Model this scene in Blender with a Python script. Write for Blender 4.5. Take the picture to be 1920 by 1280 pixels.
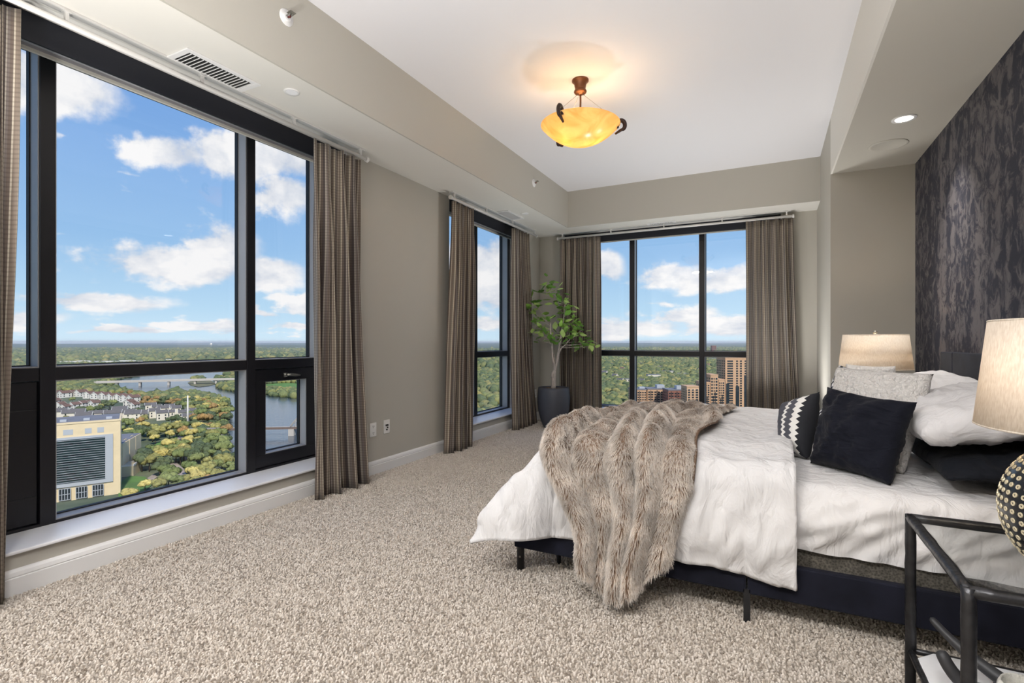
import bpy, bmesh, math, random
import numpy as np
from mathutils import Vector, Matrix, noise

for o in list(bpy.data.objects):
    bpy.data.objects.remove(o, do_unlink=True)
SC = bpy.context.scene
COL = SC.collection
PI = math.pi
U = 1.12                     # camera height in metres; the room is laid out in this unit
YAW = math.atan2(485.0, 960.0)
ST, CT = math.sin(YAW), math.cos(YAW)
random.seed(7)
RNG = np.random.default_rng(11)

# ------------------------------------------------------------------ camera
cam_d = bpy.data.cameras.new('camera')
cam_d.lens = 18.0
cam_d.sensor_width = 36.0
cam_d.clip_start = 0.05
cam_d.clip_end = 60000
cam = bpy.data.objects.new('camera', cam_d)
COL.objects.link(cam)
cam.location = (0, 0, U)
cam.rotation_euler = (PI / 2, 0, YAW)
SC.camera = cam

# ------------------------------------------------------------------ exposure
SC.view_settings.view_transform = 'Standard'
SC.view_settings.look = 'None'
SC.view_settings.gamma = 1.0
SC.view_settings.use_curve_mapping = False
SC.view_settings.exposure = 0.18
SC.cycles.max_bounces = 8
SC.cycles.diffuse_bounces = 4
SC.cycles.glossy_bounces = 4
SC.cycles.transparent_max_bounces = 12
SC.cycles.caustics_reflective = False
SC.cycles.caustics_refractive = False
SC.cycles.sample_clamp_indirect = 6.0


def at(u, v, f):
    """point (room units) seen at pixel (u, v) of the 1920x1280 frame, at distance f along the view axis"""
    r, p = (u - 960) / 960.0, (640 - v) / 960.0
    return Vector((f * (r * CT - ST), f * (r * ST + CT), 1.0 + f * p))


# ------------------------------------------------------------------ world: blue sky with cumulus
def build_world():
    w = bpy.data.worlds.new('sky')
    SC.world = w
    w.use_nodes = True
    nt = w.node_tree
    N, L = nt.nodes, nt.links
    N.clear()

    def math_(op, a, b=None, clamp=False):
        n = N.new('ShaderNodeMath'); n.operation = op; n.use_clamp = clamp
        for i, x in enumerate((a, b)):
            if x is None: continue
            if isinstance(x, (int, float)): n.inputs[i].default_value = x
            else: L.new(x, n.inputs[i])
        return n.outputs[0]

    tc = N.new('ShaderNodeTexCoord')
    sep = N.new('ShaderNodeSeparateXYZ'); L.new(tc.outputs['Generated'], sep.inputs[0])
    az = math_('ARCTAN2', sep.outputs[0], sep.outputs[1])
    el = math_('ARCSINE', sep.outputs[2])
    ae = N.new('ShaderNodeCombineXYZ'); L.new(az, ae.inputs[0]); L.new(el, ae.inputs[1])
    elq = math_('POWER', math_('ADD', math_('MAXIMUM', el, 0.0), .012), .55)      # smaller cloud shapes towards the horizon
    aq = N.new('ShaderNodeCombineXYZ'); L.new(az, aq.inputs[0]); L.new(elq, aq.inputs[1])

    # clear-sky colour by elevation
    elr = math_('MULTIPLY', el, 1.0 / 0.8)
    ramp = N.new('ShaderNodeValToRGB'); L.new(elr, ramp.inputs[0])
    cr = ramp.color_ramp
    cr.elements[0].position = 0.0; cr.elements[0].color = (.60, .76, .88, 1)
    cr.elements[1].position = 1.0; cr.elements[1].color = (.10, .22, .62, 1)
    for p, c in ((.07, (.45, .65, .83)), (.2, (.29, .49, .76)), (.45, (.185, .36, .70))):
        e = cr.elements.new(p); e.color = (*c, 1)

    # ragged edges
    mp = N.new('ShaderNodeMapping'); mp.inputs['Scale'].default_value = (12, 13, 1)
    L.new(aq.outputs[0], mp.inputs[0])
    nz = N.new('ShaderNodeTexNoise'); nz.inputs['Scale'].default_value = 1.0
    nz.inputs['Detail'].default_value = 9; nz.inputs['Roughness'].default_value = .58
    L.new(mp.outputs[0], nz.inputs['Vector'])
    mp2 = N.new('ShaderNodeMapping'); mp2.inputs['Scale'].default_value = (2.0, 6.0, 1)
    mp2.inputs['Location'].default_value = (3.1, 1.7, 0)
    L.new(ae.outputs[0], mp2.inputs[0])
    nb = N.new('ShaderNodeTexNoise'); nb.inputs['Detail'].default_value = 3
    L.new(mp2.outputs[0], nb.inputs['Vector'])
    warp = N.new('ShaderNodeVectorMath'); warp.operation = 'SUBTRACT'
    L.new(nz.outputs['Color'], warp.inputs[0]); warp.inputs[1].default_value = (.5, .5, .5)
    wsc = N.new('ShaderNodeVectorMath'); wsc.operation = 'MULTIPLY'
    L.new(warp.outputs[0], wsc.inputs[0]); wsc.inputs[1].default_value = (.10, .05, 0)
    aew = N.new('ShaderNodeVectorMath'); aew.operation = 'ADD'
    L.new(ae.outputs[0], aew.inputs[0]); L.new(wsc.outputs[0], aew.inputs[1])

    # single cumulus heaps: (azimuth deg, elevation deg, half width deg, half height deg)
    heaps = [(-59.3, 7.0, 8.5, 1.7), (-56.2, 9.0, 3.6, 2.5), (-53.4, 7.0, 5.5, 2.0),
             (-55.5, 17.5, 5.0, 2.6), (-51.0, 14.6, 3.5, 2.4), (-50.5, 18.5, 5.0, 2.6), (-60.5, 17.2, 3.6, 1.5),
             (-69.0, 20.5, 5.5, 2.3), (-76, 18, 5, 2),
             (-66.0, 3.5, 6.0, .9), (-71.5, 2.0, 4.0, .9), (-58.0, 1.5, 4.5, .55), (-47.5, 3.6, 4.0, 1.2),
             (-49.5, 1.5, 3.0, .6), (-64, .8, 4, .4), (-53.5, 2.9, 2.2, .5),
             (-28.7, 8.6, 4.5, 3.0), (-29.2, 5.4, 3.6, 2.2),
             (-16.2, 8.0, 2.0, 1.5), (-9.0, 6.9, 5.0, 1.6), (-4.0, 6.6, 5.5, 1.4), (-8.3, 2.9, 4.0, 1.1),
             (-14.5, 1.5, 7.0, 1.2), (-4.0, 1.6, 6.0, 1.3), (2, 12.0, 5, 1.5), (-22, 14, 4, 1.4), (-37, 9, 5, 2), (-33, 2, 8, 1.0)]
    acc = None
    for a, e, ra, re in heaps:
        s = N.new('ShaderNodeVectorMath'); s.operation = 'SUBTRACT'
        L.new(aew.outputs[0], s.inputs[0]); s.inputs[1].default_value = (math.radians(a), math.radians(e), 0)
        m = N.new('ShaderNodeVectorMath'); m.operation = 'MULTIPLY'
        L.new(s.outputs[0], m.inputs[0]); m.inputs[1].default_value = (1 / math.radians(ra * 1.12), 1 / math.radians(re * 1.18), 0)
        d = N.new('ShaderNodeVectorMath'); d.operation = 'DOT_PRODUCT'
        L.new(m.outputs[0], d.inputs[0]); L.new(m.outputs[0], d.inputs[1])
        g = math_('POWER', .40, d.outputs['Value'])
        acc = g if acc is None else math_('MAXIMUM', acc, g)
    # the same broken cloud goes on all round
    base = math_('MULTIPLY', math_('SUBTRACT', nb.outputs['Fac'], .53), 3.2, clamp=True)
    acc = math_('MAXIMUM', acc, base)
    dens = math_('ADD', acc, math_('MULTIPLY', math_('SUBTRACT', nz.outputs['Fac'], .5), 1.55))
    mr = N.new('ShaderNodeMapRange'); mr.interpolation_type = 'SMOOTHSTEP'
    L.new(dens, mr.inputs['Value'])
    mr.inputs['From Min'].default_value = .40; mr.inputs['From Max'].default_value = .78
    # cloud tone: white crests, grey bodies
    tone = N.new('ShaderNodeMapRange')
    L.new(nz.outputs['Fac'], tone.inputs['Value'])
    tone.inputs['From Min'].default_value = .36; tone.inputs['From Max'].default_value = .58
    cc = N.new('ShaderNodeMix'); cc.data_type = 'RGBA'
    L.new(tone.outputs[0], cc.inputs['Factor'])
    cc.inputs['A'].default_value = (.56, .60, .69, 1)
    cc.inputs['B'].default_value = (.86, .845, .855, 1)
    mx = N.new('ShaderNodeMix'); mx.data_type = 'RGBA'
    L.new(mr.outputs[0], mx.inputs['Factor'])
    L.new(ramp.outputs[0], mx.inputs['A']); L.new(cc.outputs['Result'], mx.inputs['B'])
    bg = N.new('ShaderNodeBackground'); L.new(mx.outputs['Result'], bg.inputs[0])
    bg.inputs[1].default_value = 1.03
    out = N.new('ShaderNodeOutputWorld'); L.new(bg.outputs[0], out.inputs[0])
    w.cycles.sampling_method = 'MANUAL'
    w.cycles.sample_map_resolution = 1024


build_world()

sun_d = bpy.data.lights.new('sun', 'SUN')
sun_d.energy = 3.6
sun_d.angle = math.radians(3)
sun_d.color = (1, .95, .86)
sun = bpy.data.objects.new('sun', sun_d)
COL.objects.link(sun)
sun.rotation_euler = Vector((-.62, .42, -.66)).to_track_quat('-Z', 'Y').to_euler()

FILL_CEILING = 52.0     # watts of each ceiling fill light added out of view behind the camera
LAMP_PENDANT = 1.5
FILL_FLOOR = 98.0      # base watts of fill drums added beside the camera and behind the bed
LAMP_NICHE = 4.5
LAMP_TABLE = 5.0

# ------------------------------------------------------------------ helpers: materials
def new_mat(name):
    m = bpy.data.materials.new(name)
    m.use_nodes = True
    nt = m.node_tree
    nt.nodes.clear()
    out = nt.nodes.new('ShaderNodeOutputMaterial')
    b = nt.nodes.new('ShaderNodeBsdfPrincipled')
    nt.links.new(b.outputs[0], out.inputs[0])
    return m, nt.nodes, nt.links, b, out


def srgb(r, g, b):
    def f(c):
        c /= 255.0
        return c / 12.92 if c <= .04045 else ((c + .055) / 1.055) ** 2.4
    return (f(r), f(g), f(b), 1)


def mat(name, col, rough=.6, metal=0.0, spec=.5, bump=0.0, bscale=100.0, var=0.0, vscale=5.0, sheen=0.0, coat=0.0, bdist=.002, detail=3, coords='Object'):
    m, N, L, b, out = new_mat(name)
    b.inputs['Base Color'].default_value = col
    b.inputs['Roughness'].default_value = rough
    b.inputs['Metallic'].default_value = metal
    b.inputs['Specular IOR Level'].default_value = spec
    if sheen:
        b.inputs['Sheen Weight'].default_value = sheen
        b.inputs['Sheen Roughness'].default_value = .4
    if coat:
        b.inputs['Coat Weight'].default_value = coat
    tc = N.new('ShaderNodeTexCoord')
    if var:
        nz = N.new('ShaderNodeTexNoise'); nz.inputs['Scale'].default_value = vscale; nz.inputs['Detail'].default_value = 4
        L.new(tc.outputs[coords], nz.inputs['Vector'])
        mr = N.new('ShaderNodeMapRange')
        mr.inputs['From Min'].default_value = .3; mr.inputs['From Max'].default_value = .7
        mr.inputs['To Min'].default_value = 1 - var; mr.inputs['To Max'].default_value = 1 + var
        L.new(nz.outputs['Fac'], mr.inputs['Value'])
        vm = N.new('ShaderNodeVectorMath'); vm.operation = 'SCALE'
        vm.inputs[0].default_value = col[:3]
        L.new(mr.outputs[0], vm.inputs['Scale'])
        L.new(vm.outputs[0], b.inputs['Base Color'])
    if bump:
        nz = N.new('ShaderNodeTexNoise'); nz.inputs['Scale'].default_value = bscale; nz.inputs['Detail'].default_value = detail
        L.new(tc.outputs[coords], nz.inputs['Vector'])
        bp = N.new('ShaderNodeBump'); bp.inputs['Strength'].default_value = bump; bp.inputs['Distance'].default_value = bdist
        L.new(nz.outputs['Fac'], bp.inputs['Height'])
        L.new(bp.outputs[0], b.inputs['Normal'])
    return m


def mat_glass(name='window_glass', tint=(.985, .992, .99, 1), refl=.025):
    m, N, L, b, out = new_mat(name)
    N.remove(b)
    t = N.new('ShaderNodeBsdfTransparent'); t.inputs[0].default_value = tint
    g = N.new('ShaderNodeBsdfGlossy'); g.inputs['Roughness'].default_value = .01
    lw = N.new('ShaderNodeLayerWeight'); lw.inputs[0].default_value = .5
    p5 = N.new('ShaderNodeMath'); p5.operation = 'POWER'; p5.inputs[1].default_value = 5.0; L.new(lw.outputs['Facing'], p5.inputs[0])
    mu = N.new('ShaderNodeMath'); mu.operation = 'MULTIPLY_ADD'; mu.inputs[1].default_value = .8; mu.inputs[2].default_value = refl
    L.new(p5.outputs[0], mu.inputs[0])
    mx = N.new('ShaderNodeMixShader')
    L.new(mu.outputs[0], mx.inputs[0]); L.new(t.outputs[0], mx.inputs[1]); L.new(g.outputs[0], mx.inputs[2])
    L.new(mx.outputs[0], out.inputs[0])
    return m


def mat_emit(name, col, strength):
    m, N, L, b, out = new_mat(name)
    b.inputs['Base Color'].default_value = col
    b.inputs['Emission Color'].default_value = col
    b.inputs['Emission Strength'].default_value = strength
    b.inputs['Roughness'].default_value = .5
    return m


# ------------------------------------------------------------------ helpers: meshes
class MB:
    def __init__(s, sc=U):
        s.v, s.f, s.uv, s.sc = [], [], [], sc

    def add(s, vs, fs, uvs=None):
        o = len(s.v)
        s.v += [tuple(p) for p in vs]
        s.f += [tuple(i + o for i in f) for f in fs]
        if uvs is not None:
            s.uv += uvs
        return s

    def box(s, x0, x1, y0, y1, z0, z1):
        x0, x1 = min(x0, x1), max(x0, x1); y0, y1 = min(y0, y1), max(y0, y1); z0, z1 = min(z0, z1), max(z0, z1)
        return s.add([(x0, y0, z0), (x1, y0, z0), (x1, y1, z0), (x0, y1, z0), (x0, y0, z1), (x1, y0, z1), (x1, y1, z1), (x0, y1, z1)],
                     [(0, 3, 2, 1), (4, 5, 6, 7), (0, 1, 5, 4), (1, 2, 6, 5), (2, 3, 7, 6), (3, 0, 4, 7)])

    def obox(s, c, ax, ay, az):
        """box with centre c and half-axis vectors"""
        c, ax, ay, az = Vector(c), Vector(ax), Vector(ay), Vector(az)
        vs = [c + i * ax + j * ay + k * az for k in (-1, 1) for i, j in ((-1, -1), (1, -1), (1, 1), (-1, 1))]
        return s.add(vs, [(0, 3, 2, 1), (4, 5, 6, 7), (0, 1, 5, 4), (1, 2, 6, 5), (2, 3, 7, 6), (3, 0, 4, 7)])

    def prism(s, poly, z0, z1):
        n = len(poly)
        vs = [(x, y, z0) for x, y in poly] + [(x, y, z1) for x, y in poly]
        fs = [tuple(range(n - 1, -1, -1)), tuple(range(n, 2 * n))]
        fs += [(i, (i + 1) % n, n + (i + 1) % n, n + i) for i in range(n)]
        return s.add(vs, fs)

    def tube(s, pts, rad, n=10, caps=True, flat=1.0):
        pts = [Vector(p) for p in pts]
        k = len(pts)
        if isinstance(rad, (int, float)): rad = [rad] * k
        tang = []
        for i in range(k):
            a = pts[max(i - 1, 0)]; b = pts[min(i + 1, k - 1)]
            tang.append((b - a).normalized())
        ref = Vector((0, 0, 1)) if abs(tang[0].z) < .9 else Vector((1, 0, 0))
        nrm = (ref - tang[0] * ref.dot(tang[0])).normalized()
        vs, fs = [], []
        for i in range(k):
            t = tang[i]
            nrm = (nrm - t * nrm.dot(t)).normalized()
            bi = t.cross(nrm)
            for j in range(n):
                a = 2 * PI * j / n
                vs.append(pts[i] + (nrm * math.cos(a) + bi * math.sin(a) * flat) * rad[i])
        for i in range(k - 1):
            for j in range(n):
                j2 = (j + 1) % n
                fs.append((i * n + j, i * n + j2, (i + 1) * n + j2, (i + 1) * n + j))
        if caps:
            fs.append(tuple(range(n - 1, -1, -1)))
            fs.append(tuple((k - 1) * n + j for j in range(n)))
        return s.add(vs, fs)

    def lathe(s, prof, c=(0, 0, 0), n=32, M=None, capa=False, capb=False):
        vs, fs = [], []
        c = Vector(c)
        for r, z in prof:
            for j in range(n):
                a = 2 * PI * j / n
                p = Vector((r * math.cos(a), r * math.sin(a), z))
                if M is not None: p = M @ p
                vs.append(c + p)
        k = len(prof)
        for i in range(k - 1):
            for j in range(n):
                j2 = (j + 1) % n
                fs.append((i * n + j, i * n + j2, (i + 1) * n + j2, (i + 1) * n + j))
        if capa: fs.append(tuple(range(n - 1, -1, -1)))
        if capb: fs.append(tuple((k - 1) * n + j for j in range(n)))
        return s.add(vs, fs)

    def grid(s, P, uvs=None):
        nu, nv = len(P), len(P[0])
        vs = [p for row in P for p in row]
        fs = [(i * nv + j, (i + 1) * nv + j, (i + 1) * nv + j + 1, i * nv + j + 1) for i in range(nu - 1) for j in range(nv - 1)]
        return s.add(vs, fs, None if uvs is None else [q for row in uvs for q in row])

    def mesh(s, name, m, smooth=False):
        me = bpy.data.meshes.new(name)
        me.from_pydata([tuple(c * s.sc for c in p) for p in s.v], [], s.f)
        if m is not None: me.materials.append(m)
        if s.uv:
            lay = me.uv_layers.new(name='uv')
            idx = np.empty(len(me.loops), dtype=np.int32); me.loops.foreach_get('vertex_index', idx)
            lay.data.foreach_set('uv', np.asarray(s.uv, dtype=np.float32)[idx].ravel())
        if smooth:
            me.polygons.foreach_set('use_smooth', np.ones(len(me.polygons), dtype=bool))
        me.update()
        return me

    def build(s, name, m, parent=None, smooth=False, bevel=0.0, seg=2, solid=0.0, sub=0, weld=False, auto=False):
        me = s.mesh(name, m, smooth)
        if weld:
            bm = bmesh.new(); bm.from_mesh(me)
            bmesh.ops.remove_doubles(bm, verts=bm.verts, dist=1e-5)
            bmesh.ops.recalc_face_normals(bm, faces=bm.faces)
            bm.to_mesh(me); bm.free()
        o = bpy.data.objects.new(name, me)
        COL.objects.link(o)
        put(o, parent)
        if bevel:
            md = o.modifiers.new('bevel', 'BEVEL'); md.width = bevel * s.sc; md.segments = seg; md.limit_method = 'ANGLE'
            md.angle_limit = math.radians(40)
        if solid:
            md = o.modifiers.new('solid', 'SOLIDIFY'); md.thickness = solid * s.sc; md.offset = 0
        if sub:
            md = o.modifiers.new('sub', 'SUBSURF'); md.levels = sub; md.render_levels = sub
        return o


def put(o, parent):
    if parent is not None:
        o.parent = parent
        if parent.type == 'EMPTY':
            o.matrix_parent_inverse = Matrix.Translation(-parent.location)


def tag(o, label=None, cat=None, group=None, kind=None):
    if label: o['label'] = label
    if cat: o['category'] = cat
    if group: o['group'] = group
    if kind: o['kind'] = kind
    return o


def thing(name, label, cat, loc=(0, 0, 0), group=None, sc=U):
    o = bpy.data.objects.new(name, None)
    COL.objects.link(o)
    o.location = Vector(loc) * sc
    o.empty_display_size = .05
    return tag(o, label, cat, group)


def structure(o):
    o['kind'] = 'structure'
    return o


def lamp(name, kind, loc, energy, color=(1, .9, .78), size=.1, parent=None, rot=None, shape=None, sizey=None, spot=None):
    d = bpy.data.lights.new(name, kind)
    d.energy = energy; d.color = color
    if kind == 'POINT': d.shadow_soft_size = size
    if kind == 'SPOT':
        d.shadow_soft_size = size; d.spot_size = spot or 2.0; d.spot_blend = .8
    if kind == 'AREA':
        d.shape = shape or 'DISK'; d.size = size
        if sizey: d.size_y = sizey
    o = bpy.data.objects.new(name, d)
    COL.objects.link(o)
    o.location = Vector(loc) * U
    if rot: o.rotation_euler = rot
    put(o, parent)
    return o


def nz3(x, y, z=0.0, s=1.0):
    return noise.noise(Vector((x * s, y * s, z * s)))


def smooth01(x):
    x = max(0.0, min(1.0, x))
    return x * x * (3 - 2 * x)


# ------------------------------------------------------------------ materials of the room
M = {}
M['wall'] = mat('wall_paint', srgb(189, 185, 175), .55, spec=.3, bump=.05, bscale=350)
M['ceiling'] = mat('ceiling_paint', srgb(228, 227, 230), .7, spec=.2, bump=.12, bscale=260, bdist=.001)
M['soffit'] = mat('soffit_paint', srgb(226, 223, 216), .55, spec=.3, bump=.05, bscale=300)
M['white'] = mat('white_trim_paint', srgb(232, 231, 230), .4, spec=.4)
M['sill'] = mat('white_sill', srgb(240, 240, 242), .35, spec=.5)
M['bronze'] = mat('dark_bronze_aluminium', (.009, .0085, .011, 1), .40, spec=.5, var=.15, vscale=3)
M['bronze'].node_tree.nodes['Principled BSDF'].inputs['IOR'].default_value = 1.45
M['bead'] = mat('satin_grey_glazing_bead', (.36, .355, .36, 1), .45, metal=.15, var=.06, vscale=4)
M['gasket'] = mat('black_gasket', (.008, .008, .009, 1), .6)
M['glass'] = mat_glass()
M['shadebox'] = mat('navy_black_shade_fascia', (.0045, .006, .013, 1), .55)
M['tube'] = mat('grey_shade_fabric', srgb(150, 148, 150), .6)
M['hem'] = mat('off_white_hem_bar', srgb(205, 202, 192), .5)
M['rod'] = mat('satin_white_rod', srgb(215, 213, 210), .3, spec=.6)
M['black_metal'] = mat('black_metal', (.018, .018, .02, 1), .45, spec=.5)
M['iron'] = mat('blackened_hammered_iron', (.045, .045, .048, 1), .34, metal=.75, bump=.35, bscale=28, bdist=.01, var=.3, vscale=20)
M['navy_velvet'] = mat('navy_velvet_upholstery', (.010, .011, .020, 1), .85, spec=.2, sheen=.06, bump=.1, bscale=220, var=.3, vscale=9)
M['gap_dark'] = mat('dark_gap', (.03, .028, .026, 1), .8)
M['brass_dark'] = mat('bronze_lamp_metal', srgb(120, 78, 50), .4, metal=.6)
M['dark_iron'] = mat('dark_iron_scroll', srgb(58, 44, 40), .5, metal=.4)
M['marble'] = mat('white_marble', srgb(232, 232, 234), .25, var=.05, vscale=14)
M['pot'] = mat('charcoal_matt_pot', srgb(80, 82, 90), .45, spec=.4, var=.06, vscale=6)
M['soil'] = mat('dried_moss', srgb(120, 100, 82), .95, bump=1.0, bscale=90, bdist=.02, var=.5, vscale=60)
M['bark'] = mat('pale_bark', srgb(190, 180, 172), .8, bump=.5, bscale=60, bdist=.004, var=.2, vscale=30)
M['outlet'] = mat('white_plastic', srgb(236, 235, 232), .35)
M['dark_hole'] = mat('dark_slot', (.01, .01, .01, 1), .7)
M['grey_metal'] = mat('grey_metal', srgb(140, 138, 130), .4, metal=.7)
M['bulb_red'] = mat('red_glass_bulb', srgb(80, 20, 16), .2)
M['paper'] = mat('blue_book_cover', srgb(70, 86, 150), .5)
M['page'] = mat('book_pages', srgb(225, 222, 214), .8)


def mat_fabric(name, col, fold=.35, fscale=5.0, weave=.12, var=.03, wscale=900.0, rough=.85, sheen=0.1, stretch=(1, 1, 1)):
    m, N, L, b, out = new_mat(name)
    b.inputs['Roughness'].default_value = rough
    b.inputs['Specular IOR Level'].default_value = .2
    b.inputs['Sheen Weight'].default_value = sheen
    tc = N.new('ShaderNodeTexCoord')
    mp = N.new('ShaderNodeMapping'); mp.inputs['Scale'].default_value = stretch
    L.new(tc.outputs['Object'], mp.inputs[0])
    n1 = N.new('ShaderNodeTexNoise'); n1.inputs['Scale'].default_value = fscale; n1.inputs['Detail'].default_value = 5
    n1.inputs['Distortion'].default_value = .8
    L.new(mp.outputs[0], n1.inputs['Vector'])
    n2 = N.new('ShaderNodeTexNoise'); n2.inputs['Scale'].default_value = wscale
    L.new(tc.outputs['Object'], n2.inputs['Vector'])
    b1 = N.new('ShaderNodeBump'); b1.inputs['Strength'].default_value = fold; b1.inputs['Distance'].default_value = .03
    L.new(n1.outputs['Fac'], b1.inputs['Height'])
    b2 = N.new('ShaderNodeBump'); b2.inputs['Strength'].default_value = weave; b2.inputs['Distance'].default_value = .001
    L.new(n2.outputs['Fac'], b2.inputs['Height']); L.new(b1.outputs[0], b2.inputs['Normal'])
    L.new(b2.outputs[0], b.inputs['Normal'])
    mr = N.new('ShaderNodeMapRange'); mr.inputs['To Min'].default_value = 1 - var; mr.inputs['To Max'].default_value = 1 + var
    L.new(n2.outputs['Fac'], mr.inputs['Value'])
    vm = N.new('ShaderNodeVectorMath'); vm.operation = 'SCALE'; vm.inputs[0].default_value = col[:3]
    L.new(mr.outputs[0], vm.inputs['Scale']); L.new(vm.outputs[0], b.inputs['Base Color'])
    return m


M['linen'] = mat_fabric('white_washed_linen', srgb(221, 220, 221), .75, 13.0, stretch=(1, 1, .38))
M['linen_pillow'] = mat_fabric('white_cotton_pillowcase', srgb(216, 214, 215), .65, 8.0)
M['black_cotton'] = mat_fabric('black_cotton_pillowcase', (.008, .0095, .014, 1), .6, 6.0, var=.08, sheen=.02)
M['velvet'] = mat_fabric('midnight_velvet', (.0055, .0065, .013, 1), .75, 6.0, weave=.2, wscale=300, sheen=.045, stretch=(1, 1, 2.4))
M['boucle'] = mat_fabric('cream_boucle', srgb(232, 228, 224), .9, 60.0, weave=.7, wscale=150, var=.06)


def mat_carpet():
    m, N, L, b, out = new_mat('beige_plush_carpet')
    b.inputs['Roughness'].default_value = .95
    b.inputs['Specular IOR Level'].default_value = .1
    b.inputs['Sheen Weight'].default_value = .15
    tc = N.new('ShaderNodeTexCoord')
    n0 = N.new('ShaderNodeTexNoise'); n0.inputs['Scale'].default_value = 105; n0.inputs['Detail'].default_value = 3; n0.inputs['Roughness'].default_value = .6
    mp = N.new('ShaderNodeMapping'); mp.inputs['Rotation'].default_value = (0, 0, .5); mp.inputs['Scale'].default_value = (.75, 1.25, 1)
    L.new(tc.outputs['Object'], mp.inputs[0]); L.new(mp.outputs[0], n0.inputs['Vector'])
    n1 = N.new('ShaderNodeTexVoronoi'); n1.inputs['Scale'].default_value = 170; n1.inputs['Randomness'].default_value = 1
    L.new(mp.outputs[0], n1.inputs['Vector'])
    inv = N.new('ShaderNodeMath'); inv.operation = 'SUBTRACT'; inv.inputs[0].default_value = 1.0; L.new(n1.outputs['Distance'], inv.inputs[1])
    h = N.new('ShaderNodeMath'); h.operation = 'MULTIPLY_ADD'; L.new(n0.outputs['Fac'], h.inputs[0]); h.inputs[1].default_value = 2.2; L.new(inv.outputs[0], h.inputs[2])
    n2 = N.new('ShaderNodeTexNoise'); n2.inputs['Scale'].default_value = 1.3; n2.inputs['Detail'].default_value = 3
    L.new(tc.outputs['Object'], n2.inputs['Vector'])
    bp = N.new('ShaderNodeBump'); bp.inputs['Strength'].default_value = 1.0; bp.inputs['Distance'].default_value = .011
    L.new(h.outputs[0], bp.inputs['Height']); L.new(bp.outputs[0], b.inputs['Normal'])
    ramp = N.new('ShaderNodeValToRGB')
    ramp.color_ramp.elements[0].position = .30; ramp.color_ramp.elements[0].color = srgb(146, 131, 116)
    ramp.color_ramp.elements[1].position = .55; ramp.color_ramp.elements[1].color = srgb(212, 201, 188)
    L.new(n0.outputs['Fac'], ramp.inputs[0])
    mr = N.new('ShaderNodeMapRange'); mr.inputs['From Min'].default_value = .35; mr.inputs['From Max'].default_value = .65
    mr.inputs['To Min'].default_value = .93; mr.inputs['To Max'].default_value = 1.05
    L.new(n2.outputs['Fac'], mr.inputs['Value'])
    vm = N.new('ShaderNodeVectorMath'); vm.operation = 'SCALE'
    L.new(ramp.outputs[0], vm.inputs[0]); L.new(mr.outputs[0], vm.inputs['Scale'])
    L.new(vm.outputs[0], b.inputs['Base Color'])
    return m


M['carpet'] = mat_carpet()


def mat_wallpaper():
    m, N, L, b, out = new_mat('slate_tree_wallpaper')
    tc = N.new('ShaderNodeTexCoord')
    # broad upright bands like trunks
    mpb = N.new('ShaderNodeMapping'); mpb.inputs['Scale'].default_value = (1, 4.6, .08)
    L.new(tc.outputs['Object'], mpb.inputs[0])
    nb = N.new('ShaderNodeTexNoise'); nb.inputs['Scale'].default_value = 1.6; nb.inputs['Detail'].default_value = 2
    L.new(mpb.outputs[0], nb.inputs['Vector'])
    # leafy blotches between them
    mpl = N.new('ShaderNodeMapping'); mpl.inputs['Scale'].default_value = (1, 1, .75)
    L.new(tc.outputs['Object'], mpl.inputs[0])
    nl = N.new('ShaderNodeTexNoise'); nl.inputs['Scale'].default_value = 12; nl.inputs['Detail'].default_value = 8; nl.inputs['Roughness'].default_value = .72; nl.inputs['Distortion'].default_value = .9
    L.new(mpl.outputs[0], nl.inputs['Vector'])
    a = N.new('ShaderNodeMath'); a.operation = 'MULTIPLY_ADD'; L.new(nb.outputs['Fac'], a.inputs[0]); a.inputs[1].default_value = .42; L.new(nl.outputs['Fac'], a.inputs[2])
    r = N.new('ShaderNodeValToRGB')
    e = r.color_ramp.elements
    e[0].position = .90; e[0].color = srgb(54, 55, 66)
    e[1].position = 1.02; e[1].color = srgb(106, 102, 105)
    mr = N.new('ShaderNodeMapRange'); L.new(a.outputs[0], mr.inputs['Value']); mr.inputs['From Min'].default_value = 0; mr.inputs['From Max'].default_value = 1.0
    mr.clamp = False
    sc = N.new('ShaderNodeMath'); sc.operation = 'MULTIPLY'; sc.inputs[1].default_value = 1.0; L.new(mr.outputs[0], sc.inputs[0])
    e[0].position = .325; e[1].position = .385
    half = N.new('ShaderNodeMath'); half.operation = 'MULTIPLY'; half.inputs[1].default_value = .5; L.new(sc.outputs[0], half.inputs[0])
    L.new(half.outputs[0], r.inputs[0])
    # fine brushed grain
    mpg = N.new('ShaderNodeMapping'); mpg.inputs['Scale'].default_value = (1, 300, 40); mpg.inputs['Rotation'].default_value = (.5, 0, 0)
    L.new(tc.outputs['Object'], mpg.inputs[0])
    ng = N.new('ShaderNodeTexNoise'); ng.inputs['Scale'].default_value = 1.0; L.new(mpg.outputs[0], ng.inputs['Vector'])
    mg = N.new('ShaderNodeMapRange'); mg.inputs['To Min'].default_value = .85; mg.inputs['To Max'].default_value = 1.15; L.new(ng.outputs['Fac'], mg.inputs['Value'])
    vm = N.new('ShaderNodeVectorMath'); vm.operation = 'SCALE'; L.new(r.outputs[0], vm.inputs[0]); L.new(mg.outputs[0], vm.inputs['Scale'])
    L.new(vm.outputs[0], b.inputs['Base Color'])
    b.inputs['Roughness'].default_value = .65
    b.inputs['Specular IOR Level'].default_value = .2
    return m


M['wallpaper'] = mat_wallpaper()


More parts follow.
